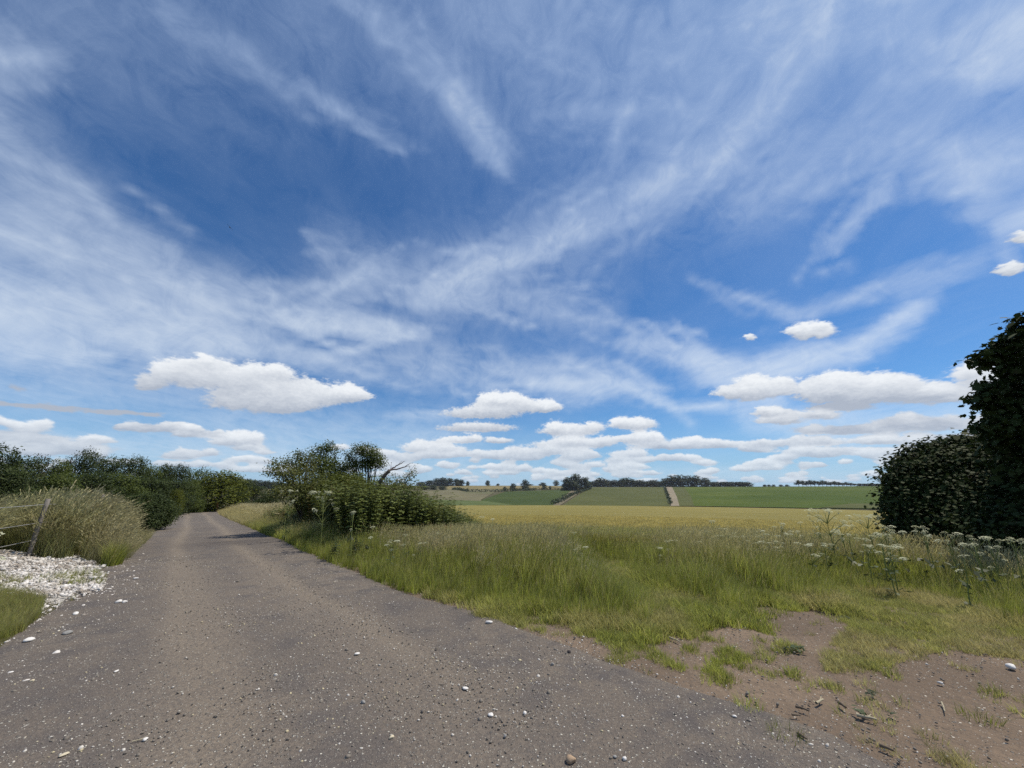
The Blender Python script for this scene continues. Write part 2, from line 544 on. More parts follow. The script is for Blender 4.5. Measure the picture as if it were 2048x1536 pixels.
def pix(x, y, z):
    f = np.maximum(y * CP + (z - EYE) * SP, 1e-3)
    return CX + F * x / f, CY - F * (-y * SP + (z - EYE) * CP) / f


def inpoly(px, py, poly):
    ins = np.zeros(px.shape, bool)
    n = len(poly)
    for i in range(n):
        x0, y0 = poly[i]; x1, y1 = poly[(i + 1) % n]
        if y0 == y1:
            continue
        c = ((y0 > py) != (y1 > py)) & (px < (x1 - x0) * (py - y0) / (y1 - y0) + x0)
        ins ^= c
    return ins


# ------------------------------------------------------------------ materials
def mat(name, rough=.9, spec=.2):
    m = bpy.data.materials.new(name)
    m.use_nodes = True
    m.node_tree.nodes.clear()
    k = NT(m.node_tree)
    b = k.node('ShaderNodeBsdfPrincipled', {'Roughness': rough, 'Specular IOR Level': spec})
    out = k.node('ShaderNodeOutputMaterial')
    k.l.new(b.outputs[0], out.inputs[0])
    k.b, k.out = b, out
    k.pos = k.node('ShaderNodeNewGeometry').outputs['Position']
    return m, k


def bump(k, h, dist=.02, strength=1.0):
    n = k.node('ShaderNodeBump', {'Strength': strength, 'Distance': dist, 'Height': h})
    k.l.new(n.outputs[0], k.b.inputs['Normal'])


def attr(k, name, inst=False):
    return k.node('ShaderNodeAttribute', attribute_name=name, attribute_type='INSTANCER' if inst else 'GEOMETRY').outputs['Fac']


def translucent(k, col, amt):
    tr = k.node('ShaderNodeBsdfTranslucent', {'Color': col})
    mx = k.node('ShaderNodeMixShader', (amt, k.b.outputs[0], tr.outputs[0]))
    k.l.new(mx.outputs[0], k.out.inputs[0])


def voro(k, vec, scale, feature='F1', rand=1.0):
    return k.node('ShaderNodeTexVoronoi', {'Vector': vec, 'Scale': scale, 'Randomness': rand}, feature=feature)


def stony(k, base, density_scale=60.0, thr=.20, light=(.62, .60, .52), amount=1.0, base_sel=.22):
    """base colour with small pebbles of chalk, flint and grit set in it; returns colour and height"""
    v1 = voro(k, k.pos, density_scale)
    v2 = voro(k, k.pos, density_scale * 2.3)
    r1 = k.xyz(v1.outputs['Color']); r2 = k.xyz(v2.outputs['Color'])
    m1 = k.m('MULTIPLY', k.ramp(v1.outputs[0], thr + .12, thr), k.m('LESS_THAN', r1[0], base_sel))
    m2 = k.m('MULTIPLY', k.ramp(v2.outputs[0], thr + .16, thr), k.m('LESS_THAN', r2[0], base_sel * 1.5))
    stone = k.mix(r1[1], (.10, .098, .095), light)
    stone2 = k.mix(r2[1], (.07, .068, .07), light)
    col = k.mix(k.m('MULTIPLY', m2, k.m('MULTIPLY', amount, .8)), base, stone2)
    col = k.mix(k.m('MULTIPLY', m1, amount), col, stone)
    h = k.m('ADD', k.m('MULTIPLY', m1, 1.0), k.m('MULTIPLY', m2, .45))
    return col, h


# gravel of the track
m_gravel, k = mat('gravel', .95, .15)
big = k.noise(k.pos, .35, 4, .55).outputs[0]
mid = k.noise(k.pos, 2.2, 5, .6).outputs[0]
fin = k.noise(k.pos, 38, 4, .7).outputs[0]
grit = k.noise(k.pos, 130, 2, .6).outputs[0]
c = k.mix(k.ramp(big, .38, .62), (.150, .128, .108), (.190, .160, .128))
c = k.mix(k.ramp(mid, .42, .66), c, (.112, .100, .094))
trk = k.node('ShaderNodeAttribute', attribute_name='track', attribute_type='GEOMETRY').outputs['Fac']
dmp = attr(k, 'damp')
c = k.mix(k.m('MULTIPLY', trk, k.ramp(mid, .2, .6, .35, .9)), c, (.262, .218, .165))
c = k.mix(k.m('MULTIPLY', dmp, .95), c, (.062, .052, .05))
c = k.mix(k.ramp(fin, .30, .75, 0, .75), c, (.072, .066, .064))
c = k.mix(k.ramp(fin, .58, .82, 0, .6), c, (.26, .245, .225))
c = k.mix(k.ramp(grit, .58, .78, 0, .55), c, (.30, .285, .26))
c = k.mix(k.ramp(grit, .45, .25, 0, .6), c, (.048, .045, .046))
c, hh = stony(k, c, 34, .20, (.62, .60, .52), .9, .32)
k.put(k.b.inputs['Base Color'], c)
bump(k, k.m('ADD', k.m('ADD', hh, k.m('MULTIPLY', fin, 1.1)), k.m('MULTIPLY', grit, .5)), .012, .9)

# soil under the grass, bare soil in the gateway
m_soil, k = mat('soil', .95, .1)
big = k.noise(k.pos, .6, 4, .55).outputs[0]
fin = k.noise(k.pos, 24, 4, .7).outputs[0]
grit = k.noise(k.pos, 110, 2, .6).outputs[0]
bare = k.ramp(k.m('ADD', attr(k, 'bare'), k.m('MULTIPLY', k.m('SUBTRACT', k.noise(k.pos, 5, 5, .7).outputs[0], .5), 1.5)), .25, .75)
chalky = attr(k, 'chalk')
c0 = k.mix(big, (.060, .062, .028), (.095, .085, .045))
c1 = k.mix(k.ramp(big, .4, .65), (.148, .112, .082), (.212, .160, .115))
c1 = k.mix(k.ramp(fin, .35, .75, 0, .7), c1, (.110, .092, .076))
c = k.mix(bare, c0, c1)
c = k.mix(k.ramp(grit, .60, .80, 0, .4), c, (.30, .27, .23))
c, hh = stony(k, c, 30, .20, (.62, .58, .50), bare, .22)
c2 = k.mix(fin, (.40, .38, .34), (.58, .56, .52))
c = k.mix(k.m('MULTIPLY', chalky, k.ramp(fin, .35, .5)), c, c2)
k.put(k.b.inputs['Base Color'], c)
bump(k, k.m('ADD', k.m('ADD', k.m('ADD', hh, fin), k.m('MULTIPLY', grit, .4)), k.m('MULTIPLY', k.noise(k.pos, 7, 4, .6).outputs[0], 3.0)), .014, .9)


def field_mat(name, a, b, rows=None, rowaz=0.0, scale=.02, rowamt=.35, fine=.5, third=None):
    """a crop or pasture seen from afar: patchy tone, drilled rows, fine grain"""
    m, k = mat(name, .95, .05)
    n1 = k.noise(k.pos, scale, 4, .55).outputs[0]
    n2 = k.noise(k.pos, fine, 4, .65).outputs[0]
    c = k.mix(k.ramp(n1, .35, .65), a, b)
    if third:
        n3 = k.noise(k.pos, scale * .6, 3, .5).outputs[0]
        c = k.mix(k.ramp(n3, .52, .68, 0, .8), c, third)
    c = k.mix(k.ramp(n2, .3, .8, 0, .5), c, tuple(q * .62 for q in a))
    if rows:
        mp = k.node('ShaderNodeMapping', {'Vector': k.pos, 'Rotation': (0, 0, rowaz)}).outputs[0]
        xx = k.xyz(mp)[0]
        sn = k.m('ABSOLUTE', k.m('SINE', k.m('MULTIPLY', xx, math.pi / rows)))
        line = k.ramp(sn, .07, .0)
        c = k.mix(k.m('MULTIPLY', line, rowamt), c, tuple(q * .55 for q in a))
        sn2 = k.m('SINE', k.m('MULTIPLY', xx, math.pi / rows * 6.3))
        c = k.mix(k.ramp(sn2, -.6, 1, 0, rowamt * .4), c, tuple(q * .75 for q in b))
    k.put(k.b.inputs['Base Color'], c)
    bump(k, n2, .4, .6)
    return m


# ------------------------------------------------------------------ ground sheet
azs = np.concatenate([np.linspace(-180, -80, 34)[:-1], np.linspace(-80, 80, 381), np.linspace(80, 180, 34)[1:]])
rs = np.concatenate([[.02, .3, .7], np.geomspace(1.1, 40, 190), np.geomspace(40, 1500, 150)[1:], np.geomspace(1500, 9000, 10)[1:]])
A, R = np.meshgrid(np.radians(azs), rs)
gx, gy = R * np.sin(A), R * np.cos(A)
gz = height(gx, gy)

ROAD_R = [(411, 1013), (425, 1021), (440, 1030), (467, 1043), (500, 1057), (548, 1076), (594, 1101), (645, 1124), (695, 1142), (746, 1165),
          (805, 1187), (880, 1209), (960, 1234), (1050, 1266), (1130, 1298), (1200, 1325), (1300, 1362), (1400, 1396), (1500, 1425), (1620, 1466),
          (1760, 1530)]
ROAD_L = [(356, 1013), (352, 1026), (346, 1042), (320, 1060), (286, 1094), (262, 1120), (226, 1134), (200, 1158), (176, 1190), (120, 1236), (60, 1290),
          (0, 1350)]
RR = [tuple(p[:2]) for p in at([p[0] for p in ROAD_R], [p[1] for p in ROAD_R])]
RL = [tuple(p[:2]) for p in at([p[0] for p in ROAD_L], [p[1] for p in ROAD_L])]
RR += [(3.4, 1.6), (4.5, -1.0), (5.0, -6), (5.0, -14)]
RL += [(RL[-1][0] - .5, 1.2), (-5.6, -1.0), (-5.6, -6), (-5.6, -14)]
fR, fL = RR[0], RL[0]
RR = [(fR[0] - 12, fR[1] + 12)] + RR
RL = [(fL[0] - 12, fL[1] + 12)] + RL
ROADPOLY = RL + RR[::-1]

CHALK = [(-60, 1088), (0, 1098), (60, 1108), (110, 1124), (150, 1112), (192, 1132), (214, 1152), (196, 1188), (150, 1206), (100, 1204), (60, 1196), (-60, 1184)]
DIRT = [[(1500, 1212), (1560, 1214), (1640, 1224), (1690, 1240), (1700, 1262), (1650, 1300), (1670, 1380), (1580, 1370), (1500, 1325), (1440, 1290), (1400, 1262), (1440, 1246), (1500, 1250)],
        [(1320, 1272), (1400, 1276), (1450, 1296), (1420, 1330), (1380, 1336), (1330, 1310)],
        [(1290, 1205), (1345, 1212), (1372, 1240), (1330, 1240)],
        [(1440, 1330), (1560, 1330), (1700, 1350), (1900, 1310), (2100, 1330), (2200, 1560), (1700, 1560), (1600, 1440), (1480, 1400)],
        [(1030, 1222), (1150, 1228), (1180, 1240), (1060, 1240)],
        [(1680, 1190), (1790, 1192), (1780, 1205), (1690, 1202)]]


def bare_mask(x, y, z):
    px, py = pix(x, y, z)
    px = px + 26 * (fbm(x * 2.1, y * 2.1, 5, 3) - .5)
    py = py + 22 * (fbm(x * 2.3 + 9, y * 2.3, 6, 3) - .5)
    b = np.zeros(px.shape)
    for D in DIRT:
        b = np.maximum(b, inpoly(px, py, D) * 1.0)
    d, _ = seg_d(x, y, RR)
    b = np.maximum(b, smooth(.55, .05, d + .5 * (fbm(x * 1.5, y * 1.5, 8, 3) - .5)))
    return b


isnear = (R < 30) & (gy > .3)
bare = np.where(isnear, bare_mask(gx, gy, gz), 0)
_fx, _fy = pix(gx, gy, gz)
bare = np.maximum(bare, np.where(isnear, .9 * inpoly(_fx, _fy, [(820, 1185), (1200, 1245), (1330, 1265), (1480, 1215), (1640, 1200), (1900, 1225), (2300, 1260), (2400, 1700), (1500, 1700)]), 0))
pxx, pyy = pix(gx, gy, gz)
chk = np.where(isnear, inpoly(pxx, pyy, CHALK) * 1.0, 0)
verts = np.stack([gx, gy, gz], -1).reshape(-1, 3)
ground = put('ground', mesh_np('ground', verts, grid_faces(len(rs), len(azs)), m_soil,
             {'bare': bare.ravel(), 'chalk': chk.ravel()}, flat=False), kind='structure',
             label='rolling farmland of soil and turf under the grass')

# ------------------------------------------------------------------ gravel track: a strip between its two verges
def resample(pts, n, power=1.0):
    p = np.array(pts, float)
    d = np.concatenate([[0], np.cumsum(np.hypot(*np.diff(p, axis=0).T))])
    t = np.linspace(0, 1, n) * d[-1]
    return np.stack([np.interp(t, d, p[:, 0]), np.interp(t, d, p[:, 1])], -1)


NL, NW = 520, 60
# pair the verges by distance from the camera so that cross lines stay short
def by_y(pts, ys):
    p = np.array(pts, float)
    o = np.argsort(p[:, 1])
    return np.interp(ys, p[o, 1], p[o, 0])


ymax = min(RR[0][1], RL[0][1])
ys = np.concatenate([np.linspace(-14, .5, 40)[:-1], .5 + (ymax - .5) * (np.linspace(0, 1, NL) ** 2.2)])
xl = by_y(RL, ys) + .16 * (fbm(ys * 1.3, ys * 0, 21, 3) - .5) * 2 - .25
xr = by_y(RR, ys) + .16 * (fbm(ys * 1.7, ys * 0 + 4, 22, 3) - .5) * 2 + .10
T = np.linspace(0, 1, NW)
rx = xl[:, None] * (1 - T) + xr[:, None] * T
ry = np.repeat(ys[:, None], NW, 1)
rz = height(rx, ry) + .018 - .02 * ((T == 0) | (T == 1))
# worn wheel lines: light and compacted
line = np.zeros(rx.shape)
for q in ((.30, .055), (.68, .06)):
    wv_ = q[0] + .02 * np.sin(ry * .35)
    line = np.maximum(line, np.exp(-((T[None, :] - wv_) / q[1]) ** 2))
line *= smooth(2.0, 5.0, ry)
# the bend of wheel marks in the foreground
d, _ = seg_d(rx, ry, [(-7.5, 9.5), (-4.4, 6.0), (-2.2, 3.4), (-1.2, 1.6), (-.8, 0)])
line = np.maximum(line, .9 * np.exp(-(d / .42) ** 2))
d, _ = seg_d(rx, ry, [(-5.6, 9.0), (-3.1, 6.3), (-1.2, 4.2), (.1, 2.6), (.6, 1.2)])
line = np.maximum(line, .55 * np.exp(-(d / .35) ** 2))
dp = at1(480, 1085)
damp = np.exp(-(((rx - dp[0]) / 1.6) ** 2 + ((ry - dp[1]) / 1.1) ** 2)) * .9
dp = at1(370, 1028)
damp = np.maximum(damp, np.exp(-(((rx - dp[0]) / 1.0) ** 2 + ((ry - dp[1]) / 3.0) ** 2)) * .6)
damp *= .6 + .8 * fbm(rx * 1.2, ry * 1.2, 31, 3)
rz = rz - .012 * line
road = put('gravel_track', mesh_np('gravel_track', np.stack([rx, ry, rz], -1).reshape(-1, 3), grid_faces(len(ys), NW), m_gravel,
           {'track': line.ravel(), 'damp': np.clip(damp, 0, 1).ravel()}, flat=False), kind='structure',
           label='wide grey brown gravel track that narrows away to the trees')

# ------------------------------------------------------------------ far fields on the opposite slope
def patch(name, left, right, material, label, lift=.35, n=26, nu=40, up=0.0):
    """land between two lines, each given from its foot to its top"""
    L = resample(left, n); Rr = resample(right, n)
    U = np.linspace(0, 1, nu)
    X = L[:, None, 0] * (1 - U) + Rr[:, None, 0] * U
    Y = L[:, None, 1] * (1 - U) + Rr[:, None, 1] * U
    P = at(X.ravel(), Y.ravel())
    P[:, 2] += lift
    return put(name, mesh_np(name, P, grid_faces(n, nu), material, flat=False), kind='structure', label=label)


YF = 1013
m_f_olive = field_mat('olive_crop', (.080, .092, .032), (.098, .108, .040), rows=14, rowaz=.35, scale=.012, rowamt=.5, fine=.05)
m_f_green = field_mat('green_crop', (.056, .088, .016), (.080, .108, .020), rows=24, rowaz=-.5, scale=.008, rowamt=.4, fine=.04, third=(.110, .138, .030))
m_f_dark = field_mat('dark_green_crop', (.050, .074, .022), (.060, .084, .026), rows=20, rowaz=.9, scale=.01, rowamt=.15, fine=.05)
m_f_pale = field_mat('pale_pasture', (.140, .130, .080), (.168, .160, .092), rows=18, rowaz=1.2, scale=.02, rowamt=.2, fine=.05, third=(.115, .125, .062))
m_f_tan = field_mat('ripe_grass', (.215, .180, .088), (.180, .160, .075), rows=None, scale=.02, fine=.05)
m_f_low = field_mat('meadow', (.090, .120, .045), (.105, .132, .050), rows=None, scale=.02, fine=.05)
m_f_track = field_mat('chalk_path', (.225, .195, .140), (.27, .235, .170), rows=None, scale=.05, fine=.2)
m_f_grey = field_mat('bare_strip', (.150, .130, .090), (.17, .155, .10), rows=None, scale=.05, fine=.2)

patch('hill_field', [(780, YF), (700, 990), (640, 975)], [(990, YF), (960, 1001), (1000, 979)], m_f_pale, 'pale olive field on the far slope beside the bush', .30)
patch('hill_field', [(840, YF), (860, 1000)], [(1040, YF), (970, 1003)], m_f_low, 'low green meadow at the foot of the far slope', .6)
patch('hill_field', [(950, YF), (965, 1000), (1010, 984)], [(1104, YF), (1120, 1000), (1146, 979)], m_f_dark, 'dark green field above the barley', .45)
patch('hill_field', [(1104, YF), (1120, 1000), (1146, 979)], [(1118, YF), (1138, 1000), (1172, 978)], m_f_grey, 'narrow fawn strip along the slanting hedge', .45, nu=8)
patch('hill_field', [(1124, YF), (1142, 1000), (1182, 975)], [(1340, YF), (1336, 995), (1330, 974.5)], m_f_olive, 'broad olive field between the two hill hedges', .45)
patch('hill_path', [(1342, YF), (1339, 995), (1332, 974.5)], [(1359, YF), (1354, 995), (1344, 974.5)], m_f_track, 'pale bare track running up the far slope', .50, nu=8)
patch('hill_field', [(1359, YF), (1354, 995), (1344, 974.5)], [(1388, YF), (1383, 995), (1368, 974.5)], m_f_olive, 'narrow olive field strip beside the pale track', .45, nu=8)
patch('hill_field', [(1388, YF), (1383, 995), (1368, 974.5)], [(1900, 1022), (1900, 995), (1900, 972.5)], m_f_green, 'large bright green field on the far slope', .45, nu=90)
patch('hill_field', [(1640, 1017), (1700, 1009)], [(1860, 1021), (1860, 1009)], m_f_olive, 'grey brown corner at the foot of the big green field', .75, n=8)
patch('hill_field', [(880, 979), (900, 972), (920, 968)], [(1150, 979), (1140, 972), (1130, 967)], m_f_tan, 'tan field on the skyline behind the hedgerow', .40)
patch('hill_field', [(500, 996), (500, 974)], [(600, 996), (600, 974)], m_f_pale, 'pale field glimpsed left of the bushes', .40)

# ------------------------------------------------------------------ barley: a canopy surface, drilled in lines, ripening to gold
m_barley, k = mat('barley_canopy', .9, .1)
pxy = k.node('ShaderNodeMapping', {'Vector': k.pos, 'Rotation': (0, 0, math.radians(-62)), 'Scale': (.35, 1.0, 1.0)}).outputs[0]
n1 = k.noise(pxy, .12, 4, .6).outputs[0]
n2 = k.noise(pxy, .55, 4, .65).outputs[0]
n3 = k.noise(k.pos, 9, 4, .7).outputs[0]
young = attr(k, 'young')
c = k.mix(k.ramp(n1, .36, .66), (.225, .200, .058), (.275, .240, .078))
c = k.mix(k.ramp(n2, .45, .75, 0, .55), c, (.200, .195, .060))
c = k.mix(k.m('MULTIPLY', young, k.ramp(n2, .2, .8, 1.0, .6)), c, (.120, .170, .034))
c = k.mix(k.ramp(n3, .35, .7, 0, .55), c, k.mix(young, (.150, .125, .04), (.06, .09, .02)))
k.put(k.b.inputs['Base Color'], c)
bump(k, k.m('ADD', k.m('MULTIPLY', n2, .5), n3), .25, .8)
BA = np.linspace(-19, 62, 240)
BR = np.concatenate([np.geomspace(12.5, 60, 110), np.geomspace(60, 212, 60)[1:]])
A, R = np.meshgrid(np.radians(BA), BR)
bx, by = R * np.sin(A), R * np.cos(A)
bz = height(bx, by) + .52 + .03 * (fbm(bx * 1.5, by * 1.5, 41, 3) - .5)
bz -= .55 * smooth(15.2, 12.6, R)
bz[-1] -= .5
young = smooth(40, 24, R + 7 * (fbm(bx * .15, by * .15, 44, 3) - .5) + .12 * np.degrees(A))
barley_field = put('barley_field', mesh_np('barley_field', np.stack([bx, by, bz], -1).reshape(-1, 3), grid_faces(len(BR), len(BA)), m_barley,
                   {'young': young.ravel()}, flat=False), kind='structure', label='golden barley field with a green near edge')

# ------------------------------------------------------------------ plant materials
def blade_mat(name, dark, light, dry, trans=.32, rough=.55, spec=.25):
    m, k = mat(name, rough, spec)
    n = k.noise(k.pos, .8, 3, .6).outputs[0]
    n2 = k.noise(k.pos, 9.0, 2, .6).outputs[0]
    c = k.mix(k.ramp(n, .3, .7), dark, light)
    c = k.mix(k.ramp(n2, .35, .75, 0, .5), c, tuple(min(1, q * 1.55) for q in light))
    vr = attr(k, 'var')
    c = k.mix(k.ramp(vr, .55, 1.0, 0, .75), c, tuple(min(1, q * 1.9) for q in light))
    c = k.mix(k.ramp(vr, .45, .0, 0, .75), c, tuple(q * .55 for q in dark))
    t = k.m('ADD', attr(k, 'tint', True), attr(k, 'dry'), clamp=True)
    c = k.mix(t, c, dry)
    rnd = k.node('ShaderNodeObjectInfo').outputs['Random']
    c = k.mix(1.0, c, k.comb(*[k.ramp(rnd, 0, 1, .62, 1.38, smooth=False)] * 3), 'MULTIPLY')
    k.put(k.b.inputs['Base Color'], c)
    translucent(k, c, trans)
    return m


m_grass = blade_mat('grass_blade', (.175, .228, .028), (.275, .315, .046), (.450, .400, .185), .46)
m_straw = blade_mat('straw', (.130, .165, .050), (.220, .240, .090), (.430, .385, .215), .38)
m_crop = blade_mat('barley_plant', (.140, .195, .028), (.210, .255, .045), (.520, .440, .150), .45)
m_weed = blade_mat('nettle_leaf', (.070, .096, .024), (.120, .145, .036), (.160, .100, .045), .22)
m_weedp = blade_mat('thistle_leaf', (.060, .090, .035), (.100, .130, .060), (.22, .18, .09), .2)
m_rust = blade_mat('dock_seed', (.16, .060, .025), (.23, .085, .035), (.26, .12, .05), .1)
m_umbel, k = mat('white_umbel', .8, .1)
k.put(k.b.inputs['Base Color'], (.44, .46, .33, 1))
translucent(k, (.70, .74, .5, 1), .25)
m_stalk, k = mat('green_stalk', .7, .2)
k.put(k.b.inputs['Base Color'], (.16, .19, .06, 1))


def blades(N, rad, Lr, Wr, lean=(.1, .6), seg=3, wind=.25, stiff=1.6, rg=None):
    """curved tapering blades of one tuft -> verts, quads, height attribute"""
    rg = rg or rng
    a = rg.uniform(0, 2 * np.pi, N); rr = rad * np.sqrt(rg.uniform(0, 1, N))
    base = np.stack([rr * np.cos(a), rr * np.sin(a), np.zeros(N)], -1)
    L = rg.uniform(*Lr, N); Wd = rg.uniform(*Wr, N)
    la = a + rg.normal(0, .9, N)
    le = rg.uniform(*lean, N)
    dx_ = np.cos(la) * le + wind; dy_ = np.sin(la) * le
    t = np.linspace(0, 1, seg + 1)
    hor_ = (t ** stiff)[None, :, None] * L[:, None, None] * np.stack([dx_, dy_], -1)[:, None, :]
    hl = np.hypot(dx_, dy_)
    z = L[:, None] * (t[None, :] - .32 * np.minimum(hl, 1.3)[:, None] * t[None, :] ** 2.2)
    P = np.zeros((N, seg + 1, 3))
    P[..., :2] = base[:, None, :2] + hor_
    P[..., 2] = z
    sa = rg.uniform(0, 2 * np.pi, N)
    S = np.stack([np.cos(sa), np.sin(sa), np.zeros(N)], -1)
    wt = Wd[:, None] * (1 - t[None, :] * .93)
    A_ = P - S[:, None, :] * wt[..., None] * .5
    B_ = P + S[:, None, :] * wt[..., None] * .5
    V = np.stack([A_, B_], 2).reshape(-1, 3)
    i = (np.arange(N)[:, None] * (seg + 1) + np.arange(seg)[None, :]).reshape(-1)
    Q = np.stack([2 * i, 2 * i + 1, 2 * i + 3, 2 * i + 2], -1)
    h = np.repeat(np.tile(t, N), 2)
    return V, Q, h, P


def heads(P, length, width, n=5, rg=None, spread=.35):
    """seed heads along the last part of given stems"""
    rg = rg or rng
    N = len(P)
    tip = P[:, -1]; dr = P[:, -1] - P[:, -2]
    dr /= np.linalg.norm(dr, axis=1)[:, None] + 1e-9
    V = []
    for j in range(n):
        u = j / max(n - 1, 1)
        o = tip - dr * length * (1 - u) * .9
        s = rg.normal(0, 1, (N, 3)); s -= dr * (s * dr).sum(1)[:, None]; s /= np.linalg.norm(s, axis=1)[:, None]
        d2 = dr + s * spread * (1.1 - u)
        s2 = np.cross(dr, s)
        l2 = length * .34
        V.append(np.stack([o, o + d2 * l2 * .5 + s2 * width * .5, o + d2 * l2, o + d2 * l2 * .5 - s2 * width * .5], 1))
    V = np.concatenate(V, 0).reshape(-1, 3)
    Q = np.arange(len(V)).reshape(-1, 4)
    return V, Q


def join(parts):
    """parts: (verts, faces, dry array or scalar)"""
    V, Fq, D, off = [], {}, [], 0
    for pt_ in parts:
        v, f, d = pt_[:3]
        V.append(v)
        Fq.setdefault(f.shape[1], []).append(f + off)
        D.append(np.full(len(v), d, float) if np.isscalar(d) else d)
        off += len(v)
    return np.concatenate(V), [np.concatenate(x) for x in Fq.values()], np.concatenate(D)


def leafset(C, Nn, S, kind='diamond', rg=None, droop=0.0, aspect=.55):
    """leaves: centres (N,3), normals (N,3), sizes (N)"""
    rg = rg or rng
    N = len(C)
    Nn = Nn / (np.linalg.norm(Nn, axis=1)[:, None] + 1e-9)
    r = rg.normal(0, 1, (N, 3)); r[:, 2] -= droop
    u = r - Nn * (r * Nn).sum(1)[:, None]; u /= np.linalg.norm(u, axis=1)[:, None] + 1e-9
    v = np.cross(Nn, u)
    if kind == 'diamond':
        T_ = np.array([(-.5, 0, 0), (0, -aspect / 2, .07), (.5, 0, -.05), (0, aspect / 2, .07)])
        faces = np.array([[0, 1, 2, 3]])
    elif kind == 'oval':
        T_ = np.array([(-.5, 0, 0), (-.15, -aspect / 2, .05), (.3, -aspect * .33, .03), (.5, 0, -.06), (.3, aspect * .33, .03), (-.15, aspect / 2, .05)])
        faces = np.array([[0, 1, 2, 3, 4, 5]])
    else:  # lobed, like sycamore
        ang = np.radians([180, 130, 100, 75, 45, 22, 0, -22, -45, -75, -100, -130])
        rad_ = np.array([.30, .36, .52, .34, .58, .36, .66, .36, .58, .34, .52, .36])
        T_ = np.stack([np.cos(ang) * rad_, np.sin(ang) * rad_, -.25 * rad_ ** 2], -1)
        faces = np.arange(12)[None, :]
    nv = len(T_)
    V = C[:, None, :] + S[:, None, None] * (T_[None, :, 0, None] * u[:, None] + T_[None, :, 1, None] * v[:, None] + T_[None, :, 2, None] * Nn[:, None])
    Q = (np.arange(N) * nv)[:, None, None] + faces[None]
    return V.reshape(-1, 3), Q.reshape(-1, faces.shape[1])


def weed_mesh(name, seed, H=(.8, 1.25), nst=5, leaf=.080, pairs=11, rad=.20, mt=None, spike=False):
    rg = np.random.default_rng(seed)
    V0, Q0, h0, P = blades(nst, rad, H, (.010, .014), (.02, .14), 4, .05, 1.4, rg)
    Pp = [(V0, Q0, .15)]
    C, Nn, S = [], [], []
    for s in range(nst):
        for j in range(pairs):
            u = .12 + .86 * j / (pairs - 1)
            f = u * 4; i = min(int(f), 3)
            c = P[s, i] + (P[s, i + 1] - P[s, i]) * (f - i)
            for q in range(4):
                a = q * np.pi / 2 + j * .8 + rg.normal(0, .2)
                l = leaf * (1.15 - .75 * u) * rg.uniform(.8, 1.2)
                d = np.array([np.cos(a), np.sin(a), .35])
                C.append(c + d * l * .55); Nn.append([-np.cos(a) * .2 + rg.normal(0, .25), -np.sin(a) * .2 + rg.normal(0, .25), 1]); S.append(l * 1.25)
        if spike:
            for j in range(9):
                C.append(P[s, -1] - (P[s, -1] - P[s, -2]) * .09 * j + rg.normal(0, .012, 3)); Nn.append(rg.normal(0, 1, 3)); S.append(.035)
    v, q = leafset(np.array(C), np.array(Nn), np.array(S), 'diamond', rg, .2, .5)
    Pp.append((v, q, 0.0))
    V, Fq, D = join(Pp)
    return mesh_np(name, V, Fq, mt or m_weed, {'dry': D, 'var': np.full(len(V), .5)})


def tuft(name, seed, N, rad, Lr, Wr, lean, mt, stems=0, SL=(.8, 1.0), head=(.12, .012, 6), seg=3, wind=.22, basedry=0.0, headdry=.9):
    rg = np.random.default_rng(seed)
    Pp = []
    if N:
        V0, Q0, h0, P0 = blades(N, rad, Lr, Wr, lean, seg, wind, 1.7, rg)
        dead = np.repeat(rg.uniform(0, 1, N) < .10, 2 * (seg + 1))
        Pp.append((V0, Q0, np.clip(basedry + dead * .8 + .22 * h0 ** 2, 0, 1)))
    if stems:
        V1, Q1, h1, P1 = blades(stems, rad * .8, SL, (.0022, .0035), (.03, .28), 4, wind, 2.2, rg)
        Pp.append((V1, Q1, .35 + .5 * h1))
        if head:
            v, q = heads(P1, head[0], head[1], head[2], rg)
            Pp.append((v, q, headdry))
    V, Fq, D = join(Pp)
    k4 = np.arange(len(V)) // (2 * (seg + 1))
    return mesh_np(name, V, Fq, mt, {'dry': D, 'var': np.random.default_rng(seed + 5).uniform(0, 1, k4.max() + 1)[k4]})


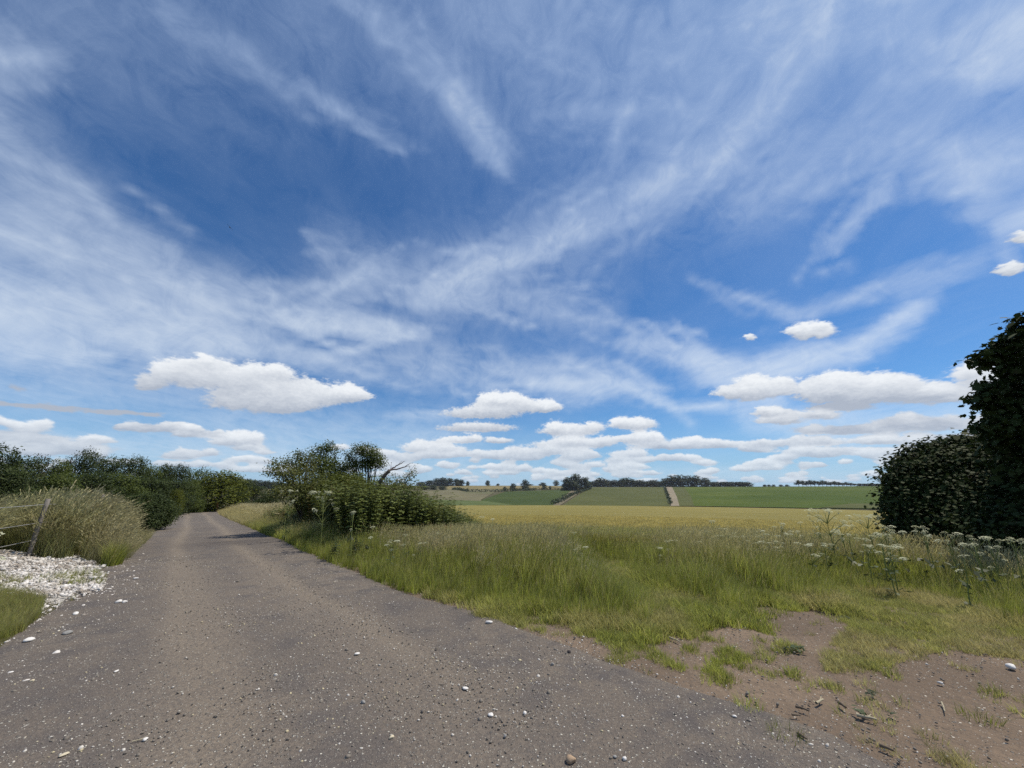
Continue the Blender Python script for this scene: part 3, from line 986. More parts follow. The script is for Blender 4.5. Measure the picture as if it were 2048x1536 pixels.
# ------------------------------------------------------------------ scattering over the ground
def scatter(name, pts, meshes, label, cat, scale, tint=None, yaw=None, tilt=.08, idx=None, xy=None):
    """one countless growth: a cloud of points that carries copies of a few tuft meshes"""
    n = len(pts)
    src = bpy.data.collections.new(name + '_kinds')
    for i, me in enumerate(meshes):
        o = bpy.data.objects.new('kind_%02d' % i, me)
        src.objects.link(o)
    me = bpy.data.meshes.new(name)
    me.vertices.add(n)
    me.vertices.foreach_set('co', np.asarray(pts, np.float32).ravel())
    yaw = rng.normal(0, .9, n) if yaw is None else yaw
    rot = np.stack([rng.normal(0, tilt, n), rng.normal(0, tilt, n), yaw], -1)
    sc = np.stack([scale * (1 if xy is None else xy), scale * (1 if xy is None else xy), scale], -1)
    for nm, ty, data in (('rot', 'FLOAT_VECTOR', rot), ('scl', 'FLOAT_VECTOR', sc)):
        a_ = me.attributes.new(nm, ty, 'POINT'); a_.data.foreach_set('vector', np.asarray(data, np.float32).ravel())
    a_ = me.attributes.new('kind', 'INT', 'POINT')
    a_.data.foreach_set('value', np.asarray(rng.integers(0, len(meshes), n) if idx is None else idx, np.int32))
    a_ = me.attributes.new('tint', 'FLOAT', 'POINT')
    a_.data.foreach_set('value', np.asarray(np.zeros(n) if tint is None else tint, np.float32))
    ng = bpy.data.node_groups.new(name, 'GeometryNodeTree')
    ng.interface.new_socket('Geometry', in_out='INPUT', socket_type='NodeSocketGeometry')
    ng.interface.new_socket('Geometry', in_out='OUTPUT', socket_type='NodeSocketGeometry')
    N_ = ng.nodes; L_ = ng.links
    gi = N_.new('NodeGroupInput'); go = N_.new('NodeGroupOutput')
    ip = N_.new('GeometryNodeInstanceOnPoints'); ci_ = N_.new('GeometryNodeCollectionInfo')
    ci_.inputs['Collection'].default_value = src
    ci_.inputs['Separate Children'].default_value = True
    ci_.inputs['Reset Children'].default_value = True
    L_.new(gi.outputs[0], ip.inputs['Points']); L_.new(ci_.outputs[0], ip.inputs['Instance'])
    ip.inputs['Pick Instance'].default_value = True
    for nm, ty, sk in (('kind', 'INT', 'Instance Index'), ('rot', 'FLOAT_VECTOR', 'Rotation'), ('scl', 'FLOAT_VECTOR', 'Scale')):
        na = N_.new('GeometryNodeInputNamedAttribute'); na.data_type = ty; na.inputs[0].default_value = nm
        L_.new(na.outputs[0], ip.inputs[sk])
    L_.new(ip.outputs[0], go.inputs[0])
    o = put(name, me, label=label, cat=cat, kind='stuff')
    md = o.modifiers.new('growth', 'NODES'); md.node_group = ng
    return o


def cand(n, rmin, rmax, a0, a1, p=1.0):
    """random ground points, p>1 puts more of them near"""
    a = np.radians(rng.uniform(a0, a1, n))
    u = rng.uniform(0, 1, n) ** p
    r = np.sqrt(rmin ** 2 + u * (rmax ** 2 - rmin ** 2))
    return r * np.sin(a), r * np.cos(a)


def gpix(x, y):
    return pix(x, y, height(x, y))


def on_road(x, y, pad=0.0):
    d1, _ = seg_d(x, y, RR); d2, _ = seg_d(x, y, RL)
    ins = inpoly(x, y, ROADPOLY)
    return np.where(ins, np.minimum(d1, d2), -np.minimum(d1, d2))      # >0 inside the track


# outlines (photograph positions of points ON THE GROUND)
TALL = [(411, 1012), (440, 1029), (467, 1042), (500, 1056), (548, 1075), (594, 1100), (645, 1123), (695, 1141), (746, 1164), (805, 1184), (880, 1200), (960, 1216),
        (1040, 1218), (1120, 1234), (1200, 1246), (1290, 1262), (1325, 1240), (1268, 1190), (1222, 1156), (1205, 1138), (1225, 1134), (1262, 1152), (1330, 1196), (1370, 1226),
        (1430, 1246), (1515, 1244), (1500, 1216), (1480, 1206), (1540, 1206), (1640, 1212), (1690, 1190), (1800, 1188), (1860, 1200), (2000, 1240), (2200, 1290),
        (2300, 1010), (411, 1010)]


def tall_density(x, y):
    px, py = gpix(x, y)
    px = px + 30 * (fbm(x * 1.6, y * 1.6, 51, 3) - .5); py = py + 16 * (fbm(x * 1.6, y * 1.6, 52, 3) - .5)
    r = np.hypot(x, y)
    az = np.degrees(np.arctan2(x, y))
    far = np.where(az > -17, 13.2 + .6 * (fbm(x, y, 53, 2) - .5), 60)
    ok = inpoly(px, py, TALL) & (r < far) & (on_road(x, y) < -.02)
    return ok


edgeT = [tuple(p[:2]) for p in at([p[0] for p in TALL[:34]], [p[1] for p in TALL[:34]])]

# --- long green grass of the right verge and the gateway
G = [tuft('tuft', 100 + i, 24, .13, (.34, .74), (.010, .018), (.03, .42), m_grass, wind=.20) for i in range(6)]
G += [tuft('tuft', 120 + i, 16, .12, (.30, .62), (.010, .017), (.03, .40), m_grass, stems=4, SL=(.55, .85), head=(.09, .008, 5)) for i in range(4)]
x, y = cand(27000, 3.2, 14.5, -50, 72, 1.2)
ok = tall_density(x, y)
x, y = x[ok], y[ok]
d, _ = seg_d(x, y, edgeT)
z = height(x, y)
hgt = .42 + .75 * smooth(0, 1.6, d) * (.7 + .6 * fbm(x * .7, y * .7, 55, 3))
ruts = np.minimum(seg_d(x, y, [(3.15, 5.2), (2.15, 7.2), (1.4, 9.4), (1.1, 11.5)])[0], seg_d(x, y, [(4.7, 5.2), (3.7, 7.2), (2.8, 9.4), (2.3, 11.5)])[0])
hgt *= .55 + .45 * smooth(.05, .38, ruts)
az = np.degrees(np.arctan2(x, y))
dry = np.clip(1.1 * smooth(.44, .66, fbm(x * .45, y * .45, 56, 3)) * smooth(.5, 2.2, d) + .25 * fbm(x * 2, y * 2, 54, 3), 0, .9)
kind = np.where(rng.uniform(0, 1, len(x)) < .25 + .5 * (d > 1.2), rng.integers(6, 10, len(x)), rng.integers(0, 6, len(x)))
scatter('long_grass', np.stack([x, y, z], -1), G, 'long green verge grass between the gravel track and the barley', 'grass', hgt, dry * .55, idx=kind, xy=1.0)

# --- verge along the track further off
x, y = cand(60000, 14.0, 80, -58, -14, 1.9)
s = on_road(x, y)
rr_ = np.hypot(x, y)
right = (x - np.interp(y, [q[1] for q in RR[::-1]], [q[0] for q in RR[::-1]])) > 0
ok = (s < -.05) & (s > -9) & right
x, y = x[ok], y[ok]; s = s[ok]; rr_ = rr_[ok]
hg = .5 + .6 * smooth(0, 2, -s)
scatter('verge_grass', np.stack([x, y, height(x, y)], -1), G, 'grass verge running beside the far part of the track', 'grass', hg * 1.05,
        np.clip(smooth(24, 34, rr_) * .95 + .3 * fbm(x * .4, y * .4, 57, 2), 0, 1), xy=1.0 + rr_ / 30.)

# --- seeding grass stems over the verge
S_ = [tuft('stems', 140 + i, 6, .10, (.25, .5), (.004, .006), (.1, .5), m_straw, stems=12, SL=(.65, 1.0), head=(.12, .011, 6), wind=.25) for i in range(5)]
x, y = cand(26000, 5, 14.5, -45, 72, 1.1)
ok = tall_density(x, y)
d, _ = seg_d(x, y, edgeT)
w_ = smooth(.5, 2.2, d) * (.25 + 1.2 * smooth(.42, .62, fbm(x * .4, y * .4, 58, 3)))
ok &= (rng.uniform(0, 1, len(x)) < w_ * .42) & (seg_d(x, y, [(1.8, 6), (1.6, 11.5)])[0] > .3)
x, y = x[ok], y[ok]
scatter('seeding_grass', np.stack([x, y, height(x, y)], -1), S_, 'brown seed heads of meadow grass standing above the green verge', 'grass', rng.uniform(.62, .92, len(x)),
        np.clip(.25 + .6 * fbm(x * .5, y * .5, 59, 3), 0, 1))

# --- short patchy turf between the long grass and the bare soil
T_ = [tuft('turf', 160 + i, 24, .08, (.035, .11), (.005, .009), (.2, .9), m_grass, seg=2, wind=.06) for i in range(5)]
FR = [(820, 1180), (960, 1236), (1050, 1262), (1130, 1292), (1200, 1316), (1300, 1352), (1400, 1386), (1500, 1418), (1600, 1450), (1760, 1500), (1900, 1560), (2300, 1560),
      (2300, 1220), (2048, 1200), (1800, 1180), (1640, 1190), (1480, 1190), (1200, 1180), (900, 1170)]
x, y = cand(80000, 2.2, 11, -30, 72, 1.2)
px, py = gpix(x, y)
z = height(x, y)
bm_ = bare_mask(x, y, z)
nf = fbm(x * 1.5, y * 1.5, 61, 4)
right_low = smooth(1500, 1750, px) * smooth(1290, 1400, py)
nf = .55 * nf + .45 * fbm(x * 6, y * 6, 63, 3)
thr = .395 + .19 * bm_ + .08 * right_low
rutd = np.minimum(seg_d(x, y, [(3.15, 5.2), (2.15, 7.2), (1.4, 9.4), (1.1, 11.5)])[0], seg_d(x, y, [(4.7, 5.2), (3.7, 7.2), (2.8, 9.4), (2.3, 11.5)])[0])
ok = (inpoly(px, py, FR) | (rutd < .45) | inpoly(px, py, [(1150, 1100), (1200, 1100), (1370, 1226), (1325, 1245)])) & (nf > thr + .055 * rng.normal(0, 1, len(x))) & (on_road(x, y) < .25)
x, y, z, nf, bm_ = x[ok], y[ok], z[ok], nf[ok], bm_[ok]
dd, _ = seg_d(x, y, edgeT)
px, py = gpix(x, y)
tn = np.clip(.14 + .45 * smooth(.45, .65, fbm(x * 1.1, y * 1.1, 62, 3)) + .45 * smooth(-.6, .2, on_road(x, y)) + .2 * smooth(1500, 1800, px), 0, .85)
scatter('short_turf', np.stack([x, y, z], -1), T_, 'short patchy turf creeping over the bare soil of the gateway', 'grass', .35 + 1.0 * smooth(.7, .0, dd) + .5 * rng.uniform(0, 1, len(x)), tn)

# --- left bank: tall pale grass and straw in the wind
LEFT = [(352, 1012), (346, 1044), (318, 1062), (286, 1094), (260, 1122), (226, 1132), (205, 1122), (165, 1112), (120, 1120), (70, 1104), (0, 1092), (-220, 1070), (-400, 1000), (0, 985), (352, 1008)]
LB = [tuft('bank_grass', 180 + i, 14, .14, (.40, .90), (.010, .017), (.02, .35), m_straw, stems=9, SL=(.8, 1.35), head=(.17, .022, 6), wind=.40, headdry=.55) for i in range(6)]
x, y = cand(36000, 7.5, 22, -76, -34, 1.0)
px, py = gpix(x, y)
px = px + 24 * (fbm(x * 1.6, y * 1.6, 71, 3) - .5); py = py + 12 * (fbm(x * 1.6, y * 1.6, 72, 3) - .5)
s = on_road(x, y)
ok = (inpoly(px, py, LEFT) | ((np.hypot(x, y) > 13.5) & (s < -.3))) & (s < -.05) & ~inpoly(px, py, CHALK)
x, y, s = x[ok], y[ok], s[ok]
px, py = gpix(x, y)
el_ = smooth(0, 1.6, -s)
back = smooth(9.5, 12.5, np.hypot(x, y))
gn = fbm(x * .6, y * .6, 73, 3)
hg = (1 - .5 * smooth(215, 260, px) - .16 * smooth(90, 0, px)) * (.50 + .48 * el_) * (.70 + .45 * gn + .35 * rng.uniform(0, 1, len(x)) ** 2)
green = smooth(110, 70, px) * .0
keep = rng.uniform(0, 1, len(x)) < .55
x, y, hg, px, gn, back = x[keep], y[keep], hg[keep], px[keep], gn[keep], back[keep]
scatter('bank_grass', np.stack([x, y, height(x, y)], -1), LB, 'tall pale grass leaning in the wind on the bank behind the wire fence', 'grass', hg,
        np.clip(-.05 + (.85 * smooth(.46, .66, gn) + .35 * smooth(140, 200, px) * smooth(350, 300, px)) * (1 - .75 * back) + .06 * back, -.3, 1))
sel = rng.uniform(0, 1, len(x)) < .10
scatter('tall_seed_grass', np.stack([x[sel], y[sel], height(x[sel], y[sel])], -1), LB, 'tallest straw coloured seed stems standing out above the bank grass', 'grass', hg[sel] * rng.uniform(.95, 1.15, sel.sum()),
        rng.uniform(.45, 1, sel.sum()))
# green leafy growth at its foot
x, y = cand(26000, 7, 13, -70, -38, 1.0)
px, py = gpix(x, y)
s = on_road(x, y)
ok = inpoly(px, py, [(352, 1012), (346, 1044), (318, 1064), (286, 1097), (260, 1126), (226, 1138), (180, 1120), (120, 1128), (60, 1108), (0, 1096), (-100, 1080), (-60, 1060), (200, 1060), (340, 1020)]) & (s < -.02)
ok &= rng.uniform(0, 1, len(x)) < .45 + .55 * (s > -.6)
x, y = x[ok], y[ok]
scatter('bank_edge_grass', np.stack([x, y, height(x, y)], -1), G, 'green grass at the foot of the bank beside the chalk rubble', 'grass', rng.uniform(.5, .9, len(x)) * (1 + .45 * smooth(230, 120, gpix(x, y)[0])),
        np.clip(rng.uniform(-.2, .5, len(x)), 0, 1))
# --- tuft by the near left corner, plants on the chalk
x, y = cand(26000, 4, 12, -75, -38, 1.0)
px, py = gpix(x, y)
nn = fbm(x * 2, y * 2, 77, 3)
ok = inpoly(px, py, [(-200, 1178), (0, 1186), (50, 1192), (82, 1206), (74, 1236), (40, 1268), (0, 1286), (-200, 1330)])
ok2 = inpoly(px, py, CHALK) & (nn > .58)
o2 = (ok | (ok2 & (rng.uniform(0, 1, len(x)) < .16)))
xx_, yy_ = x[o2], y[o2]
k1 = ok[o2]
scatter('corner_grass', np.stack([xx_, yy_, height(xx_, yy_)], -1), G, 'grass tufts growing through the white chalk rubble', 'grass', np.where(k1, rng.uniform(.15, .32, len(xx_)), rng.uniform(.16, .34, len(xx_))),
        np.where(k1, rng.uniform(.1, .6, len(xx_)), rng.uniform(0, .5, len(xx_))))

# --- pale straw field beyond the verge, left of the nettles
x, y = cand(26000, 26, 95, -50, -26, 1.5)
s = on_road(x, y)
px, py = gpix(x, y)
right = (x - np.interp(y, [q[1] for q in RR[::-1]], [q[0] for q in RR[::-1]])) > 0
ok = (s < -2.0) & right
x, y = x[ok], y[ok]
scatter('dry_meadow', np.stack([x, y, height(x, y)], -1), LB, 'pale dry meadow between the track and the dark trees', 'grass', rng.uniform(.75, 1.0, len(x)),
        rng.uniform(.5, 1, len(x)), xy=2.6)

# --- nettle and willowherb stand in the middle
NW_ = [weed_mesh('nettle', 200 + i, (.75, 1.15), 6) for i in range(5)]
TH = [weed_mesh('thistle', 220 + i, (.55, .95), 4, .10, 9, .1, m_weedp) for i in range(3)]
x, y = cand(30000, 8.5, 30, -44, -3, 1.0)
px, py = gpix(x, y)
NET = [(425, 1030), (455, 1030), (520, 1050), (600, 1078), (660, 1098), (740, 1112), (820, 1112), (900, 1106), (950, 1094), (972, 1074), (950, 1052), (900, 1036), (820, 1030), (425, 1016)]
px2 = px + 26 * (fbm(x * 1.2, y * 1.2, 81, 3) - .5); py2 = py + 14 * (fbm(x * 1.2, y * 1.2, 82, 3) - .5)
ok = inpoly(px2, py2, NET) & (on_road(x, y) < -1.2)
x, y, px, py = x[ok], y[ok], px[ok], py[ok]
r_ = np.hypot(x, y)
edge = smooth(1000, 850, px)
dens = .12 + .26 * smooth(470, 600, px)
keep = rng.uniform(0, 1, len(x)) < dens
x, y, edge, px, r_ = x[keep], y[keep], edge[keep], px[keep], r_[keep]
hg = (.62 + .30 * edge * smooth(430, 560, px) + .62 * edge * smooth(590, 660, px)) * (.62 + .45 * fbm(x * .8, y * .8, 83, 3) + .42 * rng.uniform(0, 1, len(x)) ** 1.5)
scatter('nettle_bed', np.stack([x, y, height(x, y)], -1), NW_, 'dense dark green nettle bed on the low mound below the bushes', 'nettles', hg,
        np.clip(.8 * smooth(.62, .75, fbm(x * 1.1, y * 1.1, 84, 3)), 0, .6), tilt=.13, yaw=rng.uniform(0, 6.28, len(x)), xy=1.15)
x, y = cand(5000, 8, 22, -42, 60, 1.0)
ok = tall_density(x, y) & (fbm(x * .9, y * .9, 85, 3) > .56) & (gpix(x, y)[0] < 1130) & (rng.uniform(0, 1, len(x)) < .35)
x, y = x[ok][:420], y[ok][:420]
scatter('thistle_growth', np.stack([x, y, height(x, y)], -1), TH, 'blue green thistles and leafy weeds mixed through the verge', 'weeds', rng.uniform(.55, .85, len(x)), yaw=rng.uniform(0, 6.28, len(x)))

# --- barley plants of the near field, standing in drilled rows
BP = []
for i in range(4):
    rg = np.random.default_rng(240 + i)
    V0, Q0, h0, P0 = blades(16, .10, (.50, .62), (.004, .006), (.02, .18), 3, .10, 2.0, rg)
    v, q = heads(P0, .10, .013, 4, rg, .30)
    V1, Q1, h1, P1 = blades(12, .10, (.25, .48), (.006, .009), (.2, .7), 3, .1, 1.6, rg)
    V, Fq, D = join([(V0, Q0, .1 + .2 * h0), (v, q, .55), (V1, Q1, .0)])
    BP.append(mesh_np('barley_plant', V, Fq, m_crop, {'dry': D, 'var': np.full(len(V), .5)}))
x, y = cand(60000, 12.6, 60, -20, 62, 1.9)
r_ = np.hypot(x, y)
az = np.degrees(np.arctan2(x, y))
rowc = x * math.cos(.45) + y * math.sin(.45)
ok = np.abs((rowc / .36) % 1 - .5) < .36
gap = (np.hypot((x - 2.2) / 2.2, (y - 14.4) / .9) < 1)
ok &= ~(gap & (rng.uniform(0, 1, len(x)) < .0))
x, y, r_, az, gap = x[ok], y[ok], r_[ok], az[ok], gap[ok]
yg = smooth(40, 24, r_ + 7 * (fbm(x * .15, y * .15, 44, 3) - .5) + .12 * az)
scatter('barley', np.stack([x, y, height(x, y) + .02], -1), BP, 'bristly barley plants of the near field edge turning from green to gold', 'barley',
        rng.uniform(.9, 1.12, len(x)), np.clip(1.0 - yg * 1.15 + rng.normal(0, .10, len(x)), 0, 1), xy=1.0 + r_ / 22.)

# ------------------------------------------------------------------ trees and bushes
def leaf_mat(name, dark, light, trans=.25, rough=.6, spec=.2, odd=None):
    m, k = mat(name, rough, spec)
    n = k.noise(k.pos, .9, 3, .6).outputs[0]
    n2 = k.noise(k.pos, 6.0, 2, .6).outputs[0]
    c = k.mix(k.ramp(n, .32, .68), dark, light)
    c = k.mix(k.ramp(n2, .35, .8, 0, .45), c, tuple(q * 1.5 for q in light))
    if odd:
        c = k.mix(k.ramp(k.noise(k.pos, 1.7, 3, .6).outputs[0], .60, .72, 0, .8), c, odd)
    k.put(k.b.inputs['Base Color'], c)
    translucent(k, c, trans)
    return m


m_leaf_dark = leaf_mat('leaf_dark', (.028, .044, .013), (.050, .070, .019), .24)
m_leaf_mid = leaf_mat('leaf_mid', (.056, .080, .018), (.092, .120, .028), .34)
m_leaf_olive = leaf_mat('leaf_olive', (.080, .098, .026), (.130, .145, .042), .36, odd=(.12, .09, .02))
m_leaf_yellow = leaf_mat('leaf_yellow', (.070, .090, .012), (.110, .125, .018), .3)
m_leaf_grey = leaf_mat('leaf_grey', (.080, .085, .050), (.120, .125, .080), .25)
m_leaf_syc = leaf_mat('leaf_sycamore', (.018, .032, .009), (.034, .050, .014), .12, .7, .12, odd=(.050, .038, .022))
m_leaf_far = leaf_mat('leaf_far', (.036, .052, .026), (.052, .070, .034), .15)
m_leaf_brown = leaf_mat('leaf_brown', (.052, .048, .030), (.070, .060, .035), .2)
m_bark, k = mat('bark', .9, .1)
nb = k.noise(k.pos, 7, 5, .7).outputs[0]
k.put(k.b.inputs['Base Color'], k.mix(nb, (.060, .050, .040), (.140, .120, .100)))
bump(k, nb, .03)
m_deadwood, k = mat('dead_wood', .85, .1)
nb = k.noise(k.pos, 12, 4, .7).outputs[0]
k.put(k.b.inputs['Base Color'], k.mix(nb, (.13, .085, .070), (.24, .19, .165)))
bump(k, nb, .01)


def tube(path, radii, sides=6):
    P = np.array(path, float)
    n = len(P)
    T2 = np.gradient(P, axis=0); T2 /= np.linalg.norm(T2, axis=1)[:, None] + 1e-9
    up = np.where(np.abs(T2[:, 2:3]) > .9, [[1., 0, 0]], [[0, 0, 1.]])
    u = np.cross(T2, up); u /= np.linalg.norm(u, axis=1)[:, None] + 1e-9
    v = np.cross(T2, u)
    a = np.linspace(0, 2 * np.pi, sides, endpoint=False)
    V = P[:, None] + np.array(radii)[:, None, None] * (np.cos(a)[None, :, None] * u[:, None] + np.sin(a)[None, :, None] * v[:, None])
    V = V.reshape(-1, 3)
    i = np.arange(n - 1)[:, None] * sides + np.arange(sides)[None]
    j = np.arange(n - 1)[:, None] * sides + (np.arange(sides)[None] + 1) % sides
    Q = np.stack([i, j, j + sides, i + sides], -1).reshape(-1, 4)
    c = len(V)
    V = np.concatenate([V, P[-1:]])
    k_ = np.arange(sides) + (n - 1) * sides
    Tn = np.stack([k_, np.roll(k_, -1), np.full(sides, c)], -1)
    return V, [Q, Tn]


def merge(parts):
    V, Fq, off = [], {}, 0
    for v, fl in parts:
        V.append(v)
        for f in (fl if isinstance(fl, list) else [fl]):
            Fq.setdefault(f.shape[1], []).append(f + off)
        off += len(v)
    return np.concatenate(V), [np.concatenate(x) for x in Fq.values()]


def bent(a, b, rg, n=6, wob=.12, rise=.25):
    a, b = np.array(a, float), np.array(b, float)
    t = np.linspace(0, 1, n)[:, None]
    L = np.linalg.norm(b - a)
    p = a + (b - a) * t
    p[:, 2] += np.sin(t[:, 0] * np.pi) * rise * L * .3
    w = np.cumsum(rg.normal(0, wob * L / n, (n, 3)), 0)
    return p + w * np.sin(t * np.pi)


def crown(blobs, n_sprig, per, leaf, kind, rg, spread=.16, shell=.55, wpow=.75):
    """blobs: (x,y,z,rx,rz). leaves gathered in sprigs through every blob, denser near its surface"""
    B = np.array(blobs, float)
    w_ = (B[:, 3] ** 2 * B[:, 4]) ** wpow
    pick = rg.choice(len(B), n_sprig, p=w_ / w_.sum())
    d = rg.normal(0, 1, (n_sprig, 3)); d /= np.linalg.norm(d, axis=1)[:, None]
    rad = rg.uniform(shell, 1.08, n_sprig) ** .7
    b = B[pick]
    S0 = np.stack([b[:, 0] + d[:, 0] * rad * b[:, 3], b[:, 1] + d[:, 1] * rad * b[:, 3], b[:, 2] + d[:, 2] * rad * b[:, 4]], -1)
    S0[:, 2] = np.maximum(S0[:, 2], .05)
    C = np.repeat(S0, per, 0) + rg.normal(0, spread, (n_sprig * per, 3)) * [1, 1, .6]
    out = np.repeat(d, per, 0)
    Nn = out * .55 + rg.normal(0, .55, C.shape) + [0, 0, .7]
    S = leaf * rg.uniform(.65, 1.25, len(C))
    return leafset(C, Nn, S, kind, rg, .3, .6)


def limbs(blobs, rg, r0, H, lean=(0, 0), ntop=None):
    parts = []
    th = .42 * H
    top = (lean[0] * H, lean[1] * H, th)
    parts.append(tube(bent((0, 0, -.3), top, rg, 6, .05, 0), np.linspace(r0, r0 * .6, 6), 8))
    for b in blobs:
        s = rg.uniform(.35, 1.0)
        st = np.array([top[0] * s, top[1] * s, -.3 + (th + .3) * s])
        e = np.array(b[:3]) + [0, 0, b[4] * .4]
        if e[2] < .5:
            continue
        pth = bent(st, e, rg, 7, .10, .25)
        parts.append(tube(pth, np.linspace(r0 * .42, r0 * .06, 7), 5))
        for q in range(2):
            i = rg.integers(2, 5)
            e2 = np.array(b[:3]) + rg.normal(0, .5, 3) * [b[3], b[3], b[4]]
            parts.append(tube(bent(pth[i], e2, rg, 5, .10, .15), np.linspace(r0 * .16, r0 * .03, 5), 4))
    return merge(parts)


def auto_blobs(H, Wd, rg, n=11, low=.22, top_w=.45):
    out = []
    for i in range(n):
        t = (i + .5) / n
        z = H * (low + (1 - low) * (t ** .9)) - .12 * H
        wide = Wd * .5 * (math.sin(math.pi * min(1, .18 + t * .85)) ** .7) * (1 - (1 - top_w) * t ** 2)
        a = rg.uniform(0, 2 * math.pi)
        rr = wide * rg.uniform(.25, .75)
        s = Wd * rg.uniform(.17, .27)
        out.append((rr * math.cos(a), rr * math.sin(a), z, s, s * rg.uniform(.6, .85)))
    return out


def spot(px, r, py=975):
    X, Y, Z = ray(px, py)
    n = math.hypot(X, Y)
    return X / n * r, Y / n * r


def top_at(px, py, r):
    """height above the local ground of a point seen at (px,py) at distance r"""
    X, Y, Z = ray(px, py)
    n = math.hypot(X, Y)
    x, y = X / n * r, Y / n * r
    return EYE + Z / n * r - float(height(x, y))


def mpp(px, py, r):
    """metres per photograph pixel at that distance"""
    X, Y, Z = ray(px, py)
    n = math.hypot(X, Y)
    return (F * r / n) / F


def empty(name, x, y, label, cat, group=None, rz=0.0, dz=0.0, s=None):
    o = bpy.data.objects.new(name, None)
    COL.objects.link(o)
    o.location = (x, y, float(height(x, y)) + dz)
    o.rotation_euler = (0, 0, rz)
    o.empty_display_size = .3
    o['label'] = label; o['category'] = cat
    if group: o['group'] = group
    if s is not None: o.scale = s if hasattr(s, '__len__') else (s, s, s)
    return o


def kids_of(o):
    return [c for c in COL.objects if c.parent is o]


KIDS = {}


def dup(root, x, y, label, group, rz=0.0, s=(1, 1, 1), dz=0.0, name=None):
    r = root.copy(); COL.objects.link(r)
    r.location = (x, y, float(height(x, y)) + dz)
    r.rotation_euler = (0, 0, rz); r.scale = s
    r['label'] = label
    if group: r['group'] = group
    for ch in KIDS[root.name]:
        c_ = ch.copy(); COL.objects.link(c_); c_.parent = r
        for g in KIDS.get(ch.name, ()):
            g_ = g.copy(); COL.objects.link(g_); g_.parent = c_
    return r


def tree(name, x, y, label, cat, blobs, n_sprig, per, leaf, kind, mt, seed, H, r0, group=None, spread=.16, shell=.55, lean=(0, 0), part='crown', dz=0.0, wpow=.75):
    rg = np.random.default_rng(seed)
    t = empty(name, x, y, label, cat, group, dz=dz)
    v, f = crown(blobs, n_sprig, per, leaf, kind, rg, spread, shell, wpow)
    a_ = put(part, mesh_np(name + '_' + part, v, f, mt), t)
    v, f = limbs(blobs, rg, r0, H, lean)
    b_ = put('trunk', mesh_np(name + '_trunk', v, f, m_bark, flat=False), t)
    KIDS[t.name] = [a_, b_]
    return t


def pix_blobs(x0, y0, lst, rg, deep=.8):
    """crown masses given by where the photograph shows them: (px, py, radius in px, distance)"""
    out = []
    z0 = float(height(x0, y0))
    for px, py, rp, r in lst:
        X, Y, Z = ray(px, py)
        n = math.hypot(X, Y)
        x, y, z = X / n * r, Y / n * r, EYE + Z / n * r
        depth = y * CP + (z - EYE) * SP
        m_ = rp * depth / F
        out.append((x - x0, y - y0, z - z0, m_ * 1.0, m_ * .9))
    return out


# --- the three bushes and the leaning dead limb behind the nettles
bx0, by0 = spot(610, 19.5)
rg = np.random.default_rng(301)
tree('elder_tree', bx0, by0, 'spreading grey green elder with long side branches, leftmost bush above the nettles', 'tree',
     pix_blobs(bx0, by0, [(548, 938, 15, 19), (560, 925, 13, 19.5), (575, 950, 20, 19), (590, 930, 20, 20), (585, 975, 26, 19), (610, 955, 28, 19.5), (615, 925, 18, 20),
                          (602, 912, 12, 20), (635, 975, 30, 19), (560, 985, 20, 18.5), (538, 945, 8, 19), (625, 990, 30, 18.5), (600, 995, 26, 18.5)], rg),
     1350, 9, .075, 'oval', m_leaf_olive, 301, 3.4, .11, 'bushes above the nettle bed', .13, .35)
bx0, by0 = spot(645, 21)
tree('elder_tree', bx0, by0, 'tall loose elder with pale flower clusters in the middle of the bushes', 'tree',
     pix_blobs(bx0, by0, [(640, 905, 16, 21), (655, 895, 12, 21), (668, 900, 11, 21), (640, 930, 22, 20.5), (662, 925, 16, 21), (650, 955, 28, 20.5), (680, 945, 18, 21),
                          (672, 975, 30, 20), (690, 930, 12, 21), (700, 960, 22, 20.5), (660, 990, 30, 20)], rg),
     1500, 9, .08, 'oval', m_leaf_mid, 302, 4.2, .12, 'bushes above the nettle bed', .14, .35)
e2 = COL.objects[-1]
bx0, by0 = spot(735, 20)
tree('hawthorn_tree', bx0, by0, 'round headed hawthorn on a bare forked stem, tallest of the bushes on the right', 'tree',
     pix_blobs(bx0, by0, [(735, 905, 20, 20), (722, 898, 14, 20), (750, 915, 17, 20), (760, 925, 12, 20), (725, 925, 16, 20), (700, 912, 12, 20.5), (710, 930, 13, 20.5),
                          (740, 930, 13, 20), (700, 990, 24, 19), (690, 975, 18, 19), (720, 975, 22, 19), (745, 985, 20, 19), (712, 960, 14, 19.5)], rg),
     1450, 9, .07, 'oval', m_leaf_mid, 303, 4.0, .12, 'bushes above the nettle bed', .11, .30)
bx0, by0 = spot(790, 18.5)
tree('elder_bush', bx0, by0, 'thin straggling bush with open twigs, rightmost beside the dead limb', 'tree',
     pix_blobs(bx0, by0, [(775, 975, 20, 18.5), (800, 965, 13, 18.5), (815, 955, 9, 18.5), (825, 945, 8, 18.5), (830, 930, 4, 18.5), (800, 985, 22, 18), (825, 980, 16, 18), (840, 978, 9, 18.5),
                          (770, 950, 9, 18.5), (755, 970, 18, 18.5), (790, 950, 5, 18.5)], rg),
     520, 8, .065, 'oval', m_leaf_olive, 304, 2.6, .07, 'bushes above the nettle bed', .11, .3)
bx0, by0 = spot(690, 18.2)
